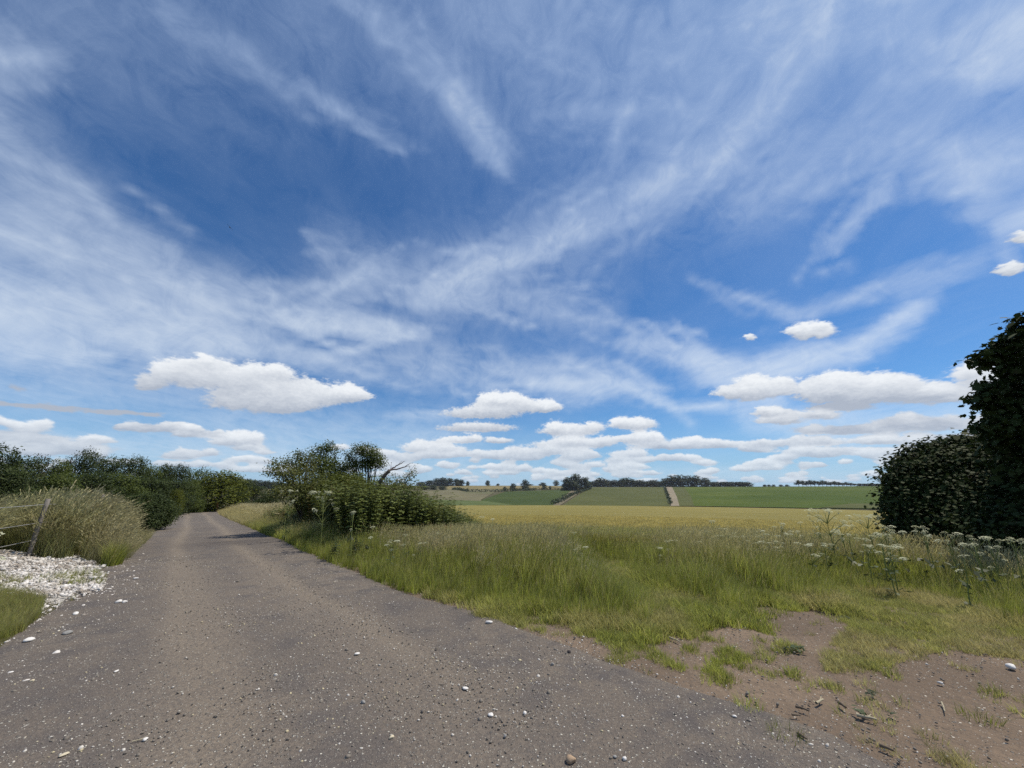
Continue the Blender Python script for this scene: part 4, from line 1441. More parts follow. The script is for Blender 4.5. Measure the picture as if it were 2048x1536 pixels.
tree('bramble_bush', bx0, by0, 'low yellow green bush in front of the elder trunks', 'bush',
     pix_blobs(bx0, by0, [(675, 968, 22, 18.2), (700, 965, 22, 18.2), (690, 985, 26, 18), (660, 985, 22, 18), (720, 985, 22, 18), (645, 995, 18, 17.5)], rg),
     800, 8, .075, 'oval', m_leaf_yellow, 305, 1.8, .05, 'bushes above the nettle bed', .12, .4)
# pale flower plates of the elders
rg = np.random.default_rng(310)
fx, fy = spot(645, 20.6)

# dead limb
dx0, dy0 = spot(742, 18.0)
dl = empty('dead_limb', dx0, dy0, 'bare dead branch leaning up to the right out of the bushes', 'dead branch')


def P3(px, py, r):
    X, Y, Z = ray(px, py)
    n = math.hypot(X, Y)
    return np.array([X / n * r - dx0, Y / n * r - dy0, EYE + Z / n * r - float(height(dx0, dy0))])


main = [P3(736, 1000, 18), P3(748, 978, 17.9), P3(766, 955, 17.8), P3(780, 940, 17.8)]
def fine_path(pts, k=4):
    p = np.array(pts); t = np.arange(len(p)); tt = np.linspace(0, len(p) - 1, (len(p) - 1) * k + 1)
    q = np.stack([np.interp(tt, t, p[:, i]) for i in range(3)], -1)
    return q + np.random.default_rng(5).normal(0, .010, q.shape)
pm = fine_path(main)
v, f = merge([tube(pm, np.linspace(.10, .065, len(pm)), 8)])
put('trunk', mesh_np('dead_trunk', v, f, m_bark, flat=False), dl)
for pts, r0_ in (([P3(780, 940, 17.8), P3(792, 932, 17.8), P3(803, 926, 17.8), P3(810, 922, 17.8)], .036),
                 ([P3(780, 940, 17.8), P3(796, 938, 17.7), P3(810, 933, 17.6), P3(822, 926, 17.6)], .040),
                 ([P3(808, 934, 17.6), P3(824, 931, 17.6)], .014),
                 ([P3(798, 928, 17.8), P3(804, 921, 17.8)], .012),
                 ([P3(782, 937, 17.8), P3(782, 925, 17.8)], .014),
                 ([P3(765, 962, 17.6), P3(775, 975, 17.4), P3(790, 982, 17.3)], .014)):
    pp = fine_path(pts)
    v, f = tube(pp, np.linspace(r0_, r0_ * .25, len(pp)), 6)
    put('branch', mesh_np('dead_branch', v, f, m_deadwood, flat=False), dl)

# --- dark bramble bush at the end of the left bank
bx0, by0 = spot(312, 28.5, 1045)
rg = np.random.default_rng(320)
tree('bramble_bush', bx0, by0, 'rounded dark green bramble bush at the end of the grass bank beside the track', 'bush',
     pix_blobs(bx0, by0, [(262, 1004, 14, 28), (285, 1003, 17, 28), (308, 1006, 18, 28), (328, 1014, 16, 28), (300, 1024, 24, 27.5), (328, 1034, 17, 28.5), (272, 1022, 20, 27), (340, 1026, 12, 29), (318, 1042, 15, 28), (290, 1042, 20, 27)], rg),
     3600, 9, .070, 'oval', m_leaf_dark, 320, 2.2, .06, None, .15, .4)

# --- dark shrubs on the right: a sycamore thicket and a taller sycamore that runs out of the picture
bx0, by0 = spot(1905, 15.5)
rg = np.random.default_rng(330)
tree('sycamore_thicket', bx0, by0, 'dense dark rounded sycamore thicket on the right beside the barley', 'bush',
     pix_blobs(bx0, by0, [(1805, 965, 26, 15), (1818, 935, 22, 15.5), (1845, 920, 28, 15.8), (1880, 910, 30, 16), (1920, 903, 28, 16.2), (1958, 900, 30, 16.2), (1995, 905, 40, 16),
                          (1812, 1000, 30, 14.8), (1812, 1035, 28, 14.6), (1850, 965, 45, 15.2), (1850, 1010, 45, 14.8), (1850, 1045, 35, 14.4), (1900, 950, 50, 15.5), (1900, 1000, 55, 15),
                          (1900, 1050, 45, 14.2), (1960, 950, 55, 15.5), (1960, 1010, 60, 14.6), (1955, 1065, 45, 13.8), (2020, 970, 60, 15), (2020, 1040, 60, 14), (2000, 1085, 40, 13.2),
                          (2080, 1000, 70, 14.5), (2080, 1080, 60, 13.2), (1795, 1050, 14, 14.4)], rg),
     12500, 8, .088, 'lobed', m_leaf_syc, 330, 2.8, .12, None, .17, .62)
tx0, ty0 = spot(2330, 14.5)
rg = np.random.default_rng(340)
bl = pix_blobs(tx0, ty0, [(2075, 705, 28, 13.6), (2078, 775, 38, 13.6), (2072, 845, 40, 13.5), (2030, 820, 14, 13.5), (2035, 780, 12, 13.5), (2040, 870, 16, 13.5), (2045, 720, 12, 13.5), (2048, 670, 10, 13.5), (2100, 830, 66, 14), (2090, 905, 72, 14), (2165, 740, 60, 14), (2290, 640, 80, 14.2),
                          (1968, 722, 7, 13.4), (1985, 716, 9, 13.4), (2005, 704, 11, 13.4), (2022, 694, 11, 13.4), (2036, 684, 9, 13.4), (1974, 788, 8, 13.4), (1990, 782, 12, 13.4), (1968, 808, 8, 13.4), (1990, 806, 13, 13.4),
                          (2012, 772, 16, 13.4), (2012, 800, 16, 13.4), (2032, 738, 18, 13.5), (1980, 862, 9, 13.4), (2000, 852, 15, 13.4), (2020, 842, 20, 13.4), (2042, 655, 9, 13.5), (2046, 640, 6, 13.5),
                          (2020, 880, 26, 13.8), (2140, 980, 90, 14), (2140, 1060, 80, 13.5)], rg)
for i in range(40):
    a = rg.uniform(0, 6.28); q = rg.uniform(.8, 2.9)
    c_ = (q * math.cos(a), q * math.sin(a), rg.uniform(3.0, 8.2))
    qx, qy = pix(tx0 + c_[0] - 1.35, ty0 + c_[1], float(height(tx0, ty0)) + c_[2])
    if qx > 2330:
        bl.append(c_ + (1.2, 1.0))
tree('sycamore_tree', tx0, ty0, 'tall dark sycamore at the right edge with big leaves hanging against the clouds', 'tree',
     bl, 5200, 6, .150, 'lobed', m_leaf_syc, 340, 8.5, .26, None, .15, .35, wpow=.42)

# --- belt of trees on the left: a few kinds, copied
def kind_tree(name, label, cat, H, Wd, seed, mt, n_sprig=1300, per=8, leaf=.24, spread=.32, low=.12, n=13, group='trees of the belt at the left', top_w=.45, part='crown'):
    rg = np.random.default_rng(seed)
    return tree(name, 0, -400, label, cat, auto_blobs(H, Wd, rg, n, low, top_w), n_sprig, per, leaf, 'diamond', mt, seed, H, H * .022, group, spread, .45, part=part)


BELT_G = 'trees of the belt at the left'
proto = {
    'oak': kind_tree('broadleaf_tree', 'x', 'tree', 8, 8, 401, m_leaf_dark),
    'mid': kind_tree('broadleaf_tree', 'x', 'tree', 8, 7, 402, m_leaf_mid),
    'pine': kind_tree('pine_tree', 'x', 'tree', 8, 5, 403, m_leaf_dark, 700, 8, .28, .28, .1, 14, BELT_G, .12),
    'thin': kind_tree('sparse_tree', 'x', 'tree', 8, 5, 404, m_leaf_brown, 300, 8, .26, .30, .15, 12),
    'yellow': kind_tree('round_tree', 'x', 'tree', 8, 9, 405, m_leaf_yellow, 1000, 8, .32, .36, .02, 15),
    'ash': kind_tree('ash_tree', 'x', 'tree', 8, 7, 406, m_leaf_mid, 650, 8, .28, .30, .05, 12),
}
used = set()


def plant(kind, px, py, wpx, r, label, group=BELT_G, base=None):
    p = proto[kind]
    x, y = spot(px, r)
    H = top_at(px, py, r)
    wm = wpx * mpp(px, py, r)
    base_w = {'oak': 8, 'mid': 7, 'pine': 5, 'thin': 5, 'yellow': 9, 'ash': 7}[kind]
    s = (wm / base_w, wm / base_w, H / 7.6)
    rz = random.Random(int(px * 7 + r)).uniform(0, 6.28)
    if kind not in used:
        used.add(kind)
        p.location = (x, y, float(height(x, y))); p.scale = s; p.rotation_euler = (0, 0, rz); p['label'] = label; p['group'] = group
        return p
    return dup(p, x, y, label, group, rz, s)


plant('oak', -60, 890, 190, 40, 'dark broadleaf tree cut by the left picture edge above the bank')
plant('pine', 8, 896, 50, 43, 'pointed dark pine poking up at the far left of the tree belt')
plant('oak', 45, 918, 100, 46, 'low dark oak right of the pointed pine at the far left')
plant('thin', 68, 908, 44, 50, 'thin brownish tree with a wispy top above the bank')
plant('mid', 105, 922, 80, 52, 'dark green tree between the wispy brown tree and the dead topped one')
plant('thin', 128, 908, 40, 55, 'sparse tree with bare grey twigs, left of the tallest belt tree')
plant('oak', 158, 903, 70, 54, 'tallest broadleaf tree of the left belt with a knobbly top')
plant('oak', 205, 918, 100, 58, 'broad even topped tree directly behind the highest grass of the bank')
plant('oak', 255, 917, 100, 62, 'broad dark tree right of the even topped one in the belt')
plant('mid', 292, 932, 70, 66, 'middling green tree filling the dip in the belt')
plant('pine', 320, 923, 34, 70, 'narrow upright dark tree rising from the dip in the belt')
plant('pine', 334, 926, 34, 72, 'second narrow upright tree, just right of the first')
plant('oak', 355, 932, 56, 78, 'dark domed tree above the far end of the track')
plant('ash', 378, 937, 52, 82, 'dark green tree left of the track end')
plant('ash', 402, 933, 56, 86, 'high leafy tree behind the yellow green round tree')
plant('mid', 382, 962, 60, 74, 'blue green bushy tree standing at the track end')
plant('yellow', 440, 942, 140, 80, 'large round yellow green tree right of the track end')
plant('yellow', 357, 978, 40, 58, 'small yellow brown bush by the track bend', 'bushes at the end of the track')
plant('mid', 398, 996, 34, 76, 'low dark green bush closing the end of the track', 'bushes at the end of the track')
plant('oak', 490, 962, 70, 95, 'very dark tree right of the yellow green round tree')
plant('oak', 515, 972, 60, 92, 'dark low tree just left of the elder bushes')
plant('oak', 545, 986, 70, 60, 'low dark bush behind the left elder branches', 'bushes at the end of the track')
plant('oak', 475, 985, 60, 84, 'dark low bush under the yellow green round tree', 'bushes at the end of the track')
for px, py, r, lb in ((20, 945, 39, 'below the pointed pine at the left edge'), (120, 948, 44, 'in front of the sparse dead topped tree'), (190, 948, 48, 'between the tallest belt tree and the even topped one'),
                      (240, 950, 52, 'behind the highest grass of the bank'), (300, 958, 58, 'under the dip in the belt'), (340, 960, 64, 'beside the two narrow upright trees')):
    plant('oak' if px % 40 else 'mid', px, py, 110, r, 'low shrubby dark tree ' + lb, 'low trees at the front of the left belt')

# --- far trees on the skyline
def far_kind(name, seed, Wd, mt, n=8, sprig=260, low=.10):
    rg = np.random.default_rng(seed)
    bl_ = auto_blobs(10, Wd, rg, n + 4, low, .6)
    return tree(name, 0, -500, 'x', 'tree', bl_, sprig, 6, 1.15, 'diamond', mt, seed, 10, .35, 'x', .75, .5)


FK = [far_kind('far_tree', 501, 12, m_leaf_far), far_kind('far_tree', 502, 10, m_leaf_far), far_kind('far_tree', 503, 14, m_leaf_far, 10),
      far_kind('far_pine', 504, 8, m_leaf_far, 7, 110, .45)]
FW = [12, 10, 14, 8]
fused = set()


def far(px, ybase, ytop, wpx, label, group, r=None, kind=None):
    kind = (int(px) % 3) if kind is None else kind
    if r is None:
        p = at1(px, ybase)
        x, y = p[0], p[1]
        r = math.hypot(x, y)
    else:
        x, y = spot(px, r, ybase)
    H = max(top_at(px, ytop, r), 2.5)
    wm = wpx * mpp(px, ytop, r)
    s = (wm / FW[kind], wm / FW[kind], H / 7.6)
    rz = random.Random(int(px * 13)).uniform(0, 6.28)
    if kind not in fused:
        fused.add(kind)
        o = FK[kind]
        o.location = (x, y, float(height(x, y))); o.scale = s; o.rotation_euler = (0, 0, rz); o['label'] = label; o['group'] = group
        return o
    return dup(FK[kind], x, y, label, group, rz, s)


g = 'single trees on the skyline behind the tan field'
far(975, 973, 964, 12, 'lone round tree on the skyline above the middle of the tan field', g, 1010)
far(935, 974, 965, 11, 'round tree at the right end of the skyline wood left of the lone tree', g, 1000)
far(996, 973, 968.5, 9, 'small tree just right of the lone round tree on the skyline', g, 1020)
far(1112, 974, 964, 15, 'domed tree on the skyline just left of the big tree clump', g, 1010)
far(1086, 974, 967, 18, 'low tree on the skyline left of the domed one', g, 1030)
far(1060, 974, 969, 14, 'very small tree on the skyline above the hedgerow bushes', g, 1040)
g = 'trees of the wood left of the tan field'
for px, yt, wd in ((842, 966, 20), (858, 964, 20), (872, 961, 16), (886, 960, 18), (900, 961, 16), (912, 962, 14), (922, 963, 12)):
    far(px, 976, yt, wd * 1.5, 'tree in the dark skyline wood between the bushes and the tan field', g, 960)
for px, yt, wd in ((848, 972, 22), (866, 973, 22), (884, 974, 20)):
    far(px, 982, yt, wd, 'low tree at the foot of the skyline wood left of the tan field', g, 700)
g = 'bushes in the hedgerow below the tan field'
far(1050, 981, 966, 22, 'largest round bush in the hedgerow below the tan field', g)
far(1026, 981, 971, 16, 'bush left of the largest one in the hedgerow below the tan field', g)
far(1088, 979, 971, 12, 'twin topped bush right of the largest hedgerow bush', g)
far(1100, 979, 974, 8, 'small bush nearest the big tree clump in the hedgerow', g)
far(1010, 982, 976, 12, 'small bush left of the middle of the hedgerow', g)
g = 'trees of the clump at the top of the slanting hedge'
for px, yt, wd, lb in ((1136, 963, 24, 'left tree of the big clump at the top of the slanting hedge'),
                       (1153, 958, 28, 'tallest domed tree of the clump at the top of the slanting hedge'),
                       (1170, 962, 24, 'right hand dome of the clump at the top of the slanting hedge')):
    far(px, 980, yt, wd * 1.3, lb, g, 655, 0)
far(1146, 979, 968, 30, 'low tree at the front of the clump above the slanting hedge', g, 640, 1)
g = 'trees of the long skyline wood'
for i, px in enumerate(range(1184, 1326, 9)):
    far(px, 977, 966 - (px in (1202, 1211, 1247, 1256, 1265)) * 3 - (i * 7 % 3), 30, 'tree in the long even skyline wood, ' + ('left end by the big clump' if px < 1225 else 'middle, above the olive field' if px < 1280 else 'right end before the domed trees'), g, 860)
g = 'trees of the wood at the head of the pale track'
for px, yt, wd in ((1332, 962, 24), (1347, 958, 26), (1362, 957, 26), (1378, 958, 26), (1394, 958, 26), (1410, 961, 24)):
    far(px, 977, yt, wd * 1.35, 'large domed tree in the wood where the pale track reaches the skyline', g, 815, 2)
for px in range(1426, 1500, 10):
    far(px, 976, 966.5, 26, 'small tree in the low wood tailing off right of the domed trees', 'trees of the low wood right of the domed trees', 880)
for px in (1530, 1538, 1548, 1562, 1612 - 38):
    far(px, 974, 970.5, 10, 'tiny distant bush on the crest of the big green field', 'bushes on the crest of the green field', 930)
for i, px in enumerate(range(1598, 1716, 8)):
    far(px, 973, 963 + max(0, px - 1640) * .055 + (i % 3) * .8, 12, ('pine at the left end' if px < 1636 else 'pine in the middle' if px < 1680 else 'pine at the right end') + ' of the row on the crest of the big green field', 'pines on the crest of the green field', 860, 3)
for px in range(1720, 1800, 9):
    far(px, 973, 968.5, 13, 'low tree tailing off the pine row ' + ('beside the last pines' if px < 1760 else 'towards the dark thicket'), 'low trees right of the pines', 880)
for px in list(range(440, 560, 13)):
    far(px, 980, 961 + (px - 440) * .06, 30, 'distant wood tree ' + ('nearest the yellow green round tree' if px < 480 else 'between the round tree and the elder bushes' if px < 520 else 'close left of the elder bushes'), 'trees of the distant wood at the left', 700)
far(548, 984, 971, 24, 'distant tree beside the pale field behind the left elder branches', 'trees of the distant wood at the left', 600)


def hedgerow(name, pts, hgt, wid, label, n, seed):
    """clipped or wild hedge along a line of ground points in the photograph"""
    P = at([p[0] for p in pts], [p[1] for p in pts])
    q = resample(P[:, :2], n)
    rg = np.random.default_rng(seed)
    z = height(q[:, 0], q[:, 1])
    x0, y0 = q[0]
    hh_ = hgt * (.55 + .8 * fbm(np.arange(n) * .23, np.zeros(n), seed, 3))
    C = np.repeat(np.stack([q[:, 0] - x0, q[:, 1] - y0, z - z[0]], -1), 7, 0)
    C += rg.normal(0, wid * .4, C.shape) * [1, 1, 0]
    C[:, 2] += rg.uniform(0, 1, len(C)) * np.repeat(hh_, 7)
    v, f = leafset(C, rg.normal(0, .7, C.shape) + [0, 0, .6], hgt * .45 * rg.uniform(.6, 1.3, len(C)), 'diamond', rg, .2, .8)
    t = empty(name, x0, y0, label, 'hedge')
    put('foliage', mesh_np(name, v, f, m_leaf_far), t)


hedgerow('hedgerow', [(905, 980), (935, 984), (975, 984), (1020, 983), (1070, 980), (1126, 979)], 4.2, 4.5, 'long dark hedgerow curving below the tan field', 260, 601)
hedgerow('hedgerow', [(1180, 979), (1160, 985), (1140, 993), (1122, 1002), (1106, 1010)], 3.6, 5.0, 'wild hedge slanting down the slope between two green fields', 200, 602)
hedgerow('hedgerow', [(1329, 976), (1333, 986), (1337, 998), (1341, 1010)], 3.4, 2.2, 'thin upright hedge running down beside the pale track', 130, 603)

# ------------------------------------------------------------------ umbellifers
def umbel(rg, R_=.075, n=20):
    V, Fq, off = [], {6: [], 3: []}, 0
    for i in range(n):
        a = i * 2.399963; q = math.sqrt((i + .5) / n) * R_
        c = np.array([q * math.cos(a), q * math.sin(a), .012 - (q / R_) ** 2 * .022]) + rg.normal(0, .003, 3)
        s = R_ * rg.uniform(.17, .25)
        th = np.linspace(0, 2 * np.pi, 6, endpoint=False) + rg.uniform(0, 1)
        V.append(c + np.stack([np.cos(th) * s, np.sin(th) * s, -.25 * s + 0 * th + rg.normal(0, .002, 6)], -1))
        Fq[6].append(np.arange(6) + off); off += 6
        V.append(np.array([[0, 0, -.06], [0.002, 0, -.06], c - [0, 0, .004]]))
        Fq[3].append(np.arange(3) + off); off += 3
    return np.concatenate(V), [np.array(Fq[6]), np.array(Fq[3])]


UM = [mesh_np('umbel', *umbel(np.random.default_rng(700 + i), .034 + .009 * i), mat=m_umbel) for i in range(4)]


def hogweed_kind(seed, H, nb, spread):
    """plant one unit high: stem, rays and flower heads as parts"""
    rg = np.random.default_rng(seed)
    t = empty('hogweed', 0, -300, 'x', 'wildflower')
    parts, tips = [], []
    top = np.array([rg.normal(0, .05), rg.normal(0, .05), 1.0])
    p = bent((0, 0, 0), top, rg, 7, .05, 0)
    parts.append(tube(p, np.linspace(.010, .004, 7), 5))
    tips.append(top)
    for b in range(nb):
        i = rg.integers(3, 6)
        a = rg.uniform(0, 6.28); l = rg.uniform(.3, 1) * spread
        e = p[i] + [math.cos(a) * l, math.sin(a) * l, rg.uniform(.10, .30) + .04]
        e[2] = min(e[2], .99)
        parts.append(tube(bent(p[i], e, rg, 5, .08, .2), np.linspace(.005, .0025, 5), 4))
        tips.append(e)
    # leaves low on the stem
    C = p[rg.integers(0, 4, 14)] + rg.normal(0, .07, (14, 3)) * [1, 1, .3]
    lv = leafset(C, rg.normal(0, .4, (14, 3)) + [0, 0, 1], rg.uniform(.08, .16, 14), 'diamond', rg, .3, .5)
    v, f = merge(parts)
    ks = [put('stem', mesh_np('hogweed_stem', v, f, m_stalk), t)]
    v, f = lv
    ks.append(put('leaves', mesh_np('hogweed_leaves', v, f, m_weedp), t))
    for e in tips:
        o = put('flower_head', UM[rg.integers(0, 4)], t)
        o.location = tuple(e + [0, 0, .05]); o.rotation_euler = (rg.normal(0, .18), rg.normal(0, .18), rg.uniform(0, 6))
        ks.append(o)
    KIDS[t.name] = ks
    return t


HK = [hogweed_kind(710 + i, 1, n, s) for i, (n, s) in enumerate(((3, .16), (5, .22), (7, .24), (1, .10), (16, .34)))]
hused = set()


def hog(px, py, r, kind, label, group=None, hs=1.0):
    while True:
        x, y = spot(px, r, py)
        if float(on_road(np.array([x]), np.array([y]))[0]) < -.35 or r > 14:
            break
        r += .25
    H = max(top_at(px, py, r), .35)
    s = (hs, hs, H)
    rz = random.Random(int(px * 3 + py)).uniform(0, 6.28)
    if kind not in hused:
        hused.add(kind)
        o = HK[kind]
        o.location = (x, y, float(height(x, y))); o.rotation_euler = (0, 0, rz); o['label'] = label
        if group: o['group'] = group
    else:
        o = dup(HK[kind], x, y, label, group, rz, s)
        if not group and 'group' in o: del o['group']
    o.scale = s
    for c_ in COL.objects[-1:] if False else ():
        pass
    return o


GW = 'white umbellifers in the verge'
hog(655, 988, 9.6, 4, 'large hogweed plant with many white flower plates before the dark nettles', GW, 1.1)
hog(712, 1028, 9.4, 0, 'small hogweed right of the large one before the nettles', GW)
hog(578, 985, 15, 2, 'pale hogweed against the left elder bush', GW)
hog(785, 1083, 8.6, 1, 'hogweed with a bright flat head low in front of the nettle mound', GW)
hog(805, 1072, 9.0, 3, 'thin umbellifer left of the rusty patch', GW)
hog(873, 1068, 9.5, 0, 'umbellifer under the rust coloured docks', GW)
hog(905, 1076, 9.0, 1, 'spreading umbellifer at the right foot of the nettle mound', GW)
hog(920, 1071, 9.6, 0, 'taller umbellifer at the right foot of the nettle mound', GW)
hog(842, 1090, 8.4, 0, 'low white umbellifer amid seeding grass left of centre', GW)
hog(962, 1036, 12.0, 0, 'white topped hogweed against the near edge of the gold field, left one', GW)
hog(990, 1042, 12.0, 3, 'single flower plate just right of the white topped hogweed', GW)
hog(980, 1070, 10.4, 1, 'hogweed rising from grey green weeds right of the nettle mound', GW)
hog(1138, 1068, 9.2, 3, 'tall single hogweed standing alone above the ruts', GW)
hog(1118, 1093, 9.0, 3, 'short single flower plate left of the tall lone hogweed', GW)
hog(1162, 1094, 8.8, 1, 'hogweed with three small plates beside the wheel ruts', GW)
hog(1030, 1146, 7.0, 0, 'low umbellifer with three plates deep in the bright grass', GW)
hog(1160, 1128, 8.0, 0, 'faded umbellifer low beside the rut', GW)
hog(745, 1058, 10.0, 3, 'single pale flower among brown grass below the nettles', GW)
hog(1332, 1084, 9.8, 3, 'lone white plate beside the dark notch of the barley', GW)
hog(1312, 1096, 9.6, 0, 'low hogweed right of the dark notch of the barley', GW)
GM = 'hogweed along the barley edge'
for px, py, r, kd in ((1368, 1066, 11.5, 0), (1405, 1064, 11.6, 1), (1448, 1061, 11.4, 1), (1444, 1074, 10.8, 2), (1474, 1069, 11.0, 1), (1490, 1075, 10.6, 0), (1395, 1084, 10.4, 1),
                      (1500, 1084, 10.2, 3), (1525, 1064, 11.2, 1), (1536, 1072, 10.8, 2), (1560, 1058, 11.4, 1), (1532, 1088, 10.0, 2), (1548, 1086, 10.0, 1), (1600, 1066, 11.2, 0),
                      (1455, 1098, 9.6, 1), (1420, 1078, 10.8, 0), (1575, 1070, 10.8, 0), (1512, 1076, 10.6, 1), (1352, 1082, 10.6, 0), (1640, 1090, 10.0, 0)):
    hog(px, py, r, kd, 'white hogweed in the line along the barley edge, ' + ('at its left end' if px < 1460 else 'in its middle' if px < 1540 else 'at its right end'), GM)
hog(1432, 1046, 11.8, 0, 'hogweed with twin plates standing clear against the gold field', GM)
hog(1557, 1050, 11.6, 0, 'dome topped hogweed against the gold field halfway to the thicket', GM)
hog(1600, 1050, 11.8, 3, 'slender hogweed between the domed one and the great one', GM)
hog(1614, 1092, 9.6, 2, 'low cluster of flat white plates below the great hogweed', GM)
hog(1655, 1026, 11.0, 4, 'great branching hogweed, tallest of all against the gold field', GM, 1.25)
hog(1640, 1044, 11.4, 1, 'hogweed at the left shoulder of the great one', GM)
hog(1684, 1054, 11.0, 1, 'hogweed at the right shoulder of the great one', GM)
hog(1735, 1037, 11.6, 4, 'wide pale hogweed between the great one and the dark thicket', GM, 1.1)
GT = 'hogweed in front of the dark thicket'
for px, py, r, kd in ((1765, 1052, 11.2, 1), (1725, 1078, 10.0, 1), (1775, 1092, 9.6, 1), (1792, 1062, 11, 1), (1840, 1055, 11, 1), (1858, 1064, 10.6, 0), (1892, 1066, 10.6, 1),
                      (1945, 1074, 10.2, 1), (1970, 1076, 10.2, 1), (2012, 1078, 10, 0), (2034, 1084, 10, 2), (1960, 1090, 9.6, 0), (1752, 1068, 10.6, 0), (1700, 1068, 10.6, 0)):
    hog(px, py + 4, r, min(kd, 1), 'white hogweed in the row before the dark thicket, ' + ('at its left corner' if px < 1830 else 'under its middle' if px < 1950 else 'towards the picture edge'), GT)
hog(1912, 1116, 8.6, 3, 'single white plate low in the shaded grass below the thicket', GT)
hog(1770, 1096, 9.2, 2, 'flat topped white cluster left below the thicket', GT)
hog(20, 1074, 8.2, 3, 'white flowered weed by the wire fence at the left edge', 'weeds by the fence')

# red dock plants
def dock(px, py, r, label, H=.9, seed=1):
    rg = np.random.default_rng(seed)
    while True:
        x, y = spot(px, r, py)
        if float(on_road(np.array([x]), np.array([y]))[0]) < -.6 or r > 70:
            break
        r += .5
    t = empty('dock_plant', x, y, label, 'dock', 'rusty docks')
    parts = []; C = []
    for i in range(7):
        e = np.array([rg.normal(0, .12), rg.normal(0, .12), H * rg.uniform(.75, 1)])
        p = bent((0, 0, 0), e, rg, 6, .03, 0)
        parts.append(tube(p, np.linspace(.006, .003, 6), 4))
        for k_ in range(60):
            u = rg.uniform(.45, 1) * 5; j = min(int(u), 4)
            C.append(p[j] + (p[j + 1] - p[j]) * (u - j) + rg.normal(0, .018, 3))
    v, f = merge(parts)
    put('stem', mesh_np('dock_stem', v, f, m_rust), t)
    C = np.array(C)
    v, f = leafset(C, rg.normal(0, 1, C.shape), np.full(len(C), .028), 'diamond', rg)
    put('seed_head', mesh_np('dock_seed', v, f, m_rust), t)


dock(872, 1034, 11.0, 'rusty red dock standing against the nettle mound', 1.0, 801)
dock(890, 1038, 11.0, 'second rusty dock, right of the first on the mound', .95, 802)
dock(434, 1018, 34, 'dark red dock beside the far bend of the track', 1.5, 803)

# ------------------------------------------------------------------ fence on the left bank
m_post, k = mat('weathered_post', .9, .1)
nb = k.noise(k.pos, 9, 4, .7).outputs[0]
k.put(k.b.inputs['Base Color'], k.mix(nb, (.13, .12, .11), (.24, .225, .205)))
bump(k, nb, .02)
m_wire, k = mat('wire', .45, .5)
k.put(k.b.inputs['Base Color'], (.55, .55, .54, 1)); k.put(k.b.inputs['Metallic'], .6)
fence = empty('wire_fence', *spot(98, 14.6), 'old wire fence with weathered leaning posts in the left bank', 'fence')
fx0, fy0, fz0 = fence.location
fposts = [(-230, 11.5, .03), (98, 14.6, .04), (190, 18.0, .25)]
tops = []
for px, r, ln in fposts:
    x, y = spot(px, r)
    z = float(height(x, y))
    rg = np.random.default_rng(int(px + 900))
    H = top_at(px + 8, 999 if px > 0 else 1000, r) if px < 150 else top_at(px, 990, r)
    a_ = np.array([x - fx0, y - fy0, z - .3 - fz0]); b_ = np.array([x - fx0 + ln * .9, y - fy0 + ln * .5, z + H - fz0])
    t = np.linspace(0, 1, 7)[:, None]
    pth = a_ + (b_ - a_) * t + rg.normal(0, .004, (7, 3))
    v, f = tube(pth, np.linspace(.044, .040, 7) + rg.normal(0, .002, 7), 8)
    put('post', mesh_np('fence_post', v, f, m_post, flat=False), fence)
    tops.append((a_, b_))
for hfr in (.92, .66, .42):
    for (a0_, b0_), (a1_, b1_) in zip(tops[:-1], tops[1:]):
        s0 = a0_ + (b0_ - a0_) * hfr; s1 = a1_ + (b1_ - a1_) * hfr
        t = np.linspace(0, 1, 12)[:, None]
        p = s0 + (s1 - s0) * t; p[:, 2] -= np.sin(t[:, 0] * np.pi) * .05
        v, f = tube(p, np.full(12, .0055), 4)
        put('wire', mesh_np('fence_wire', v, f, m_wire), fence)

# ------------------------------------------------------------------ stones
def stone_mesh(seed, sub=1, flatn=.6, rough_=.22):
    import bmesh
    bm = bmesh.new()
    bmesh.ops.create_icosphere(bm, subdivisions=sub, radius=.5)
    rg = np.random.default_rng(seed)
    co = np.array([v.co[:] for v in bm.verts])
    fs = np.array([[v.index for v in f_.verts] for f_ in bm.faces])
    bm.free()
    # knock flat facets off a ball
    for _ in range(9):
        n = rg.normal(0, 1, 3); n /= np.linalg.norm(n)
        dcut = rg.uniform(.26, .42)
        s = co @ n
        co = co - np.maximum(s - dcut, 0)[:, None] * n
    co *= rg.uniform(.75, 1.25, 3) * [1, 1, flatn]
    co += rg.normal(0, .012 * rough_ * 4, co.shape)
    return co, fs


m_pebble, k = mat('pebble', .85, .2)
tt = attr(k, 'tint', True)
nb = k.noise(k.pos, 40, 3, .6).outputs[0]
c = k.mix(k.ramp(tt, .0, .45), (.125, .112, .10), (.20, .18, .152))
c = k.mix(k.ramp(tt, .50, .62), c, (.60, .58, .53))
c = k.mix(k.ramp(tt, .86, .92), c, (.52, .46, .30))
c = k.mix(k.ramp(nb, .3, .7, 0, .35), c, (.12, .11, .10))
k.put(k.b.inputs['Base Color'], c)
m_chalk, k = mat('chalk_stone', .95, .05)
nb = k.noise(k.pos, 14, 4, .65).outputs[0]
tt = attr(k, 'tint', True)
c = k.mix(k.ramp(nb, .3, .75), (.56, .54, .51), (.76, .75, .72))
c = k.mix(k.m('MULTIPLY', tt, .85), c, (.24, .205, .165))
k.put(k.b.inputs['Base Color'], c)
bump(k, nb, .01)

ST = [mesh_np('stone', *stone_mesh(900 + i), mat=m_pebble) for i in range(7)]
